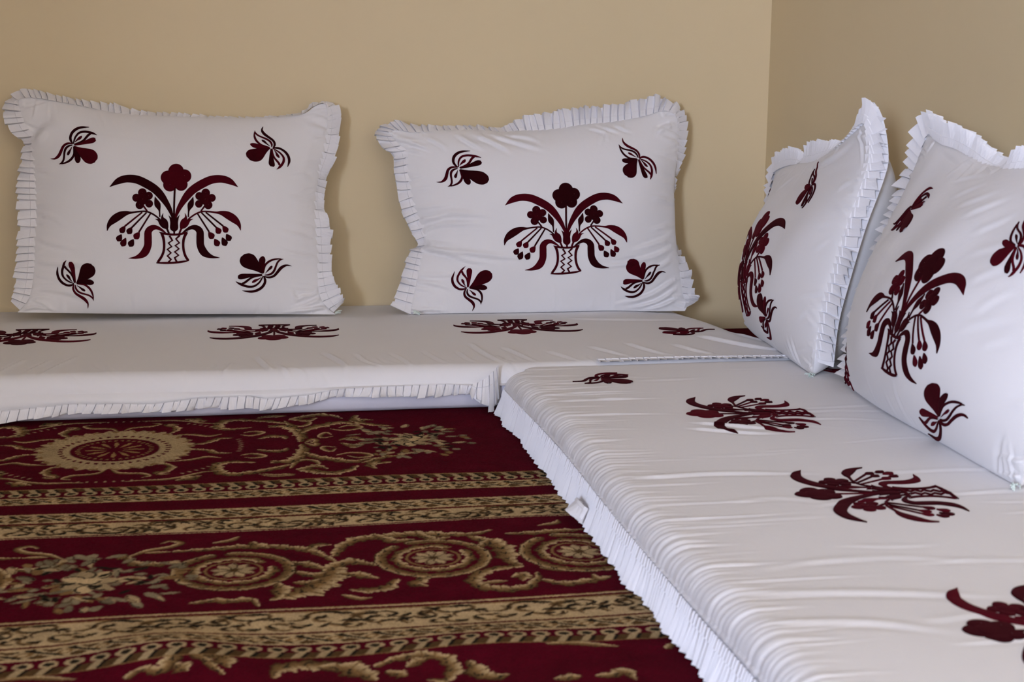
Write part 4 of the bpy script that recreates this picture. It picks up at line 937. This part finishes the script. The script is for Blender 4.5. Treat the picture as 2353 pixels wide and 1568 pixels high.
def side_pillow(label, base, Bc, Rc, Tc, Lc, O, N, creases, seed, tf, tb, ruf, motifs, flatb=0.0, belly=.3):
    N = np.asarray(N, float); N /= np.linalg.norm(N)
    U = np.cross((0, 0, 1), N); U /= np.linalg.norm(U)
    V = np.cross(N, U)
    fr = (O, U, V, N)
    th, bvh = make_pillow(label, base, Bc, Rc, Tc, Lc, fr, tf, tb, creases, seed, z_mattress, (0, RX - .004), flatb=flatb, belly=belly, crk=.8, pk=(2.05, .8))
    inn = np.array([r[0] for r in ruf], float); out = inn + np.array([r[1] for r in ruf], float)
    out[:, 0] = np.minimum(out[:, 0], RX - .005); out[:, 2] = np.maximum(out[:, 2], z_mattress(out[:, 0], out[:, 1]) + .003)
    cc = inn.mean(0)
    ruffle('ruffle', inn + (cc - inn) / np.linalg.norm(cc - inn, axis=1)[:, None] * .008, out, N, th, pitch=.018, seed=seed, lift=.008)
    for A in motifs.get('flower', ()): apply_motif('embroidered_bouquet', FLOWER_M, 'vase', A, fr, bvh, th, 'maroon velvet vase of flowers')
    for A in motifs.get('sprig', ()): apply_motif('embroidered_sprig', SPRIG_M, 'tendril', A, fr, bvh, th, 'maroon velvet flower sprig')
    return th, bvh, fr

P3 = dict(label='white pillow on the right wall beside the room corner, seen edge-on', base=(1.12, 3.05, .09),
    Bc=[(1.21, 3.40, .075), (1.17, 3.2, .080), (1.135, 2.95, .088), (1.107, 2.70, .090)],
    Rc=[(1.107, 2.70, .090), (1.108, 2.70, .112), (1.115, 2.70, .2), (1.134, 2.70, .277), (1.161, 2.70, .383), (1.193, 2.70, .484), (1.2, 2.70, .529), (1.194, 2.705, .585)],
    Tc=[(1.285, 3.43, .443), (1.262, 3.3, .464), (1.235, 3.15, .480), (1.214, 3.0, .497), (1.200, 2.85, .533), (1.194, 2.705, .585)],
    Lc=[(1.21, 3.40, .075), (1.24, 3.43, .2), (1.268, 3.44, .33), (1.285, 3.43, .443)],
    O=(1.12, 3.05, .09), N=(-.95, .13, .24), creases=[[[-0.2352, 0.3682], [-0.1335, 0.3847], 0.006, 0.002], [[-0.1135, 0.3334], [-0.0673, 0.3611], [-0.0284, 0.3829], 0.007, 0.002], [[0.2858, 0.244], [0.3105, 0.2657], [0.3384, 0.2789], 0.007, 0.002], [[0.2721, 0.2917], [0.3127, 0.3043], 0.008, 0.002], [[0.2767, 0.3697], [0.308, 0.3901], [0.3344, 0.4052], 0.008, 0.0025], [[0.2915, 0.1059], [0.3253, 0.1279], 0.007, 0.002], [[0.2694, 0.0342], [0.3347, 0.0563], 0.006, 0.002], [[0.1355, 0.4106], [0.2125, 0.4365], [0.2986, 0.4807], 0.01, 0.003], [[0.0571, 0.3971], [0.1787, 0.4256], [0.2438, 0.4583], 0.009, 0.002]], seed=13, tf=.078, tb=.16,
    ruf=[((1.268, 3.44, .33), (.01, .036, .004)), ((1.282, 3.44, .42), (.01, .032, .02)), ((1.285, 3.43, .443), (.01, .02, .035)),
         ((1.262, 3.3, .464), (.01, 0, .040)), ((1.242, 3.19, .475), (.015, 0, .030)), ((1.235, 3.15, .480), (.03, 0, .010)), ((1.228, 3.10, .485), (.012, 0, .036)), ((1.214, 3.0, .497), (.010, 0, .040)), ((1.200, 2.85, .533), (.03, 0, .012)), ((1.193, 2.75, .572), (.012, -.004, .022)), ((1.194, 2.712, .585), (.004, -.008, .044)), ((1.196, 2.70, .575), (.018, -.018, .022)),
         ((1.2, 2.70, .529), (.026, -.028, 0)), ((1.193, 2.70, .484), (.026, -.034, 0)), ((1.161, 2.70, .383), (.022, -.038, 0)), ((1.134, 2.70, .277), (.020, -.040, 0)), ((1.115, 2.70, .2), (.022, -.040, 0)), ((1.108, 2.70, .112), (.026, -.032, 0))],
    motifs={'flower': [[[0.0002057, 2.57e-05, -0.2909706], [3.67e-05, -0.0001665, 0.2584899]]], 'sprig': [[[6.99e-05, 3.12e-05, -0.5019628], [2.4e-05, -6.89e-05, 0.3190968]], [[7.6e-06, -6.88e-05, 0.1829973], [-6.54e-05, 9.6e-06, 0.4125117]], [[-6.99e-05, 2.89e-05, 0.174196], [-2.3e-06, 7.8e-05, 0.0151469]]]})
P4 = dict(label='large white pillow on the right wall nearest the camera, cut by the frame', base=(1.12, 2.24, .09),
    Bc=[(1.13, 2.60, .095), (1.11, 2.4, .092), (1.10, 2.1, .091), (1.095, 1.885, .090)],
    Rc=[(1.095, 1.885, .090), (1.11, 1.86, .2), (1.15, 1.86, .33), (1.2, 1.87, .46), (1.265, 1.90, .585)],
    Tc=[(1.26, 2.58, .567), (1.252, 2.5, .5534), (1.253, 2.45, .549), (1.247, 2.38, .539), (1.241, 2.32, .529), (1.2336, 2.26, .526), (1.23, 2.2, .528), (1.24, 2.1, .54), (1.255, 1.98, .57), (1.265, 1.90, .585)],
    Lc=[(1.13, 2.60, .095), (1.145, 2.61, .2), (1.18, 2.61, .32), (1.225, 2.60, .44), (1.26, 2.58, .567)],
    O=(1.12, 2.24, .09), N=(-.96, .03, .27), creases=[[[-0.0471, 0.3836], [-0.0149, 0.3998], [0.02, 0.4186], 0.008, 0.002], [[0.0103, 0.3701], [0.0518, 0.3872], [0.0888, 0.4109], 0.009, 0.0025], [[0.0611, 0.3558], [0.0958, 0.3792], [0.1354, 0.4032], 0.009, 0.0025], [[0.1198, 0.3344], [0.1521, 0.3553], [0.1824, 0.3806], 0.009, 0.0025], [[-0.1014, 0.4137], [-0.0553, 0.4253], [-0.0028, 0.4314], 0.008, 0.002], [[-0.2409, 0.4643], [-0.1722, 0.449], [-0.0967, 0.4305], 0.009, 0.002], [[-0.1377, 0.4563], [-0.0878, 0.4398], [-0.0441, 0.4224], 0.008, 0.002], [[-0.0715, 0.4504], [-0.0203, 0.4363], [0.0137, 0.4181], 0.007, 0.002], [[0.2279, 0.2188], [0.2554, 0.2458], [0.2871, 0.2662], 0.009, 0.002], [[0.2193, 0.1888], [0.2665, 0.2117], [0.308, 0.2263], 0.01, 0.0025], [[0.2622, 0.1727], [0.2953, 0.1894], [0.3202, 0.1999], 0.009, 0.002], [[0.188, 0.2589], [0.2232, 0.2824], [0.262, 0.3067], 0.01, 0.002], [[0.1449, 0.2986], [0.1895, 0.3161], [0.2329, 0.34], 0.01, 0.002]], seed=14, tf=.09, tb=.14,
    ruf=[((1.13, 2.60, .10), (.01, .038, 0)), ((1.145, 2.61, .2), (.01, .038, 0)), ((1.18, 2.61, .32), (.01, .038, 0)), ((1.225, 2.60, .44), (.005, .040, .0)), ((1.25, 2.59, .52), (0, .036, .014)), ((1.26, 2.58, .567), (0, .022, .034)),
         ((1.256, 2.54, .560), (.002, 0, .041)), ((1.252, 2.5, .5534), (.004, 0, .039)), ((1.253, 2.45, .549), (.006, 0, .036)), ((1.247, 2.38, .539), (.012, 0, .03)), ((1.241, 2.32, .529), (.02, 0, .02)), ((1.2336, 2.26, .526), (.022, 0, .012)), ((1.23, 2.2, .528), (.015, 0, .03)), ((1.24, 2.1, .54), (.01, 0, .036)), ((1.255, 1.98, .57), (.01, 0, .036)), ((1.265, 1.90, .585), (.01, -.028, .026)),
         ((1.2, 1.87, .46), (.012, -.036, 0)), ((1.15, 1.86, .33), (.012, -.036, 0)), ((1.11, 1.86, .2), (.012, -.036, 0)), ((1.098, 1.875, .11), (.012, -.034, 0))],
    motifs={'flower': [[[0.0001462, -3.12e-05, -0.0890498], [-1.03e-05, -0.0001595, 0.3207352]]], 'sprig': [[[6.96e-05, 3.6e-06, -0.2546257], [3.3e-06, -7.72e-05, 0.4053365]], [[-7.15e-05, 9.1e-05, 0.1530724], [1.13e-05, 7.62e-05, -0.0272031]], [[6e-07, -6.49e-05, 0.283283], [-5.86e-05, 1.86e-05, 0.3631425]], [[-4.48e-05, 4.17e-05, -0.3375729], [5.25e-05, 4.61e-05, -0.0585408]]]})

p3, bvh3, fr3 = side_pillow(**P3)
zip_tail(p3, (1.100, 2.695, .090), (-.5, -1, 0), 5)
p4, bvh4, fr4 = side_pillow(**P4)
zip_tail(p4, (1.088, 1.885, .092), (-.6, -1, 0), 6)
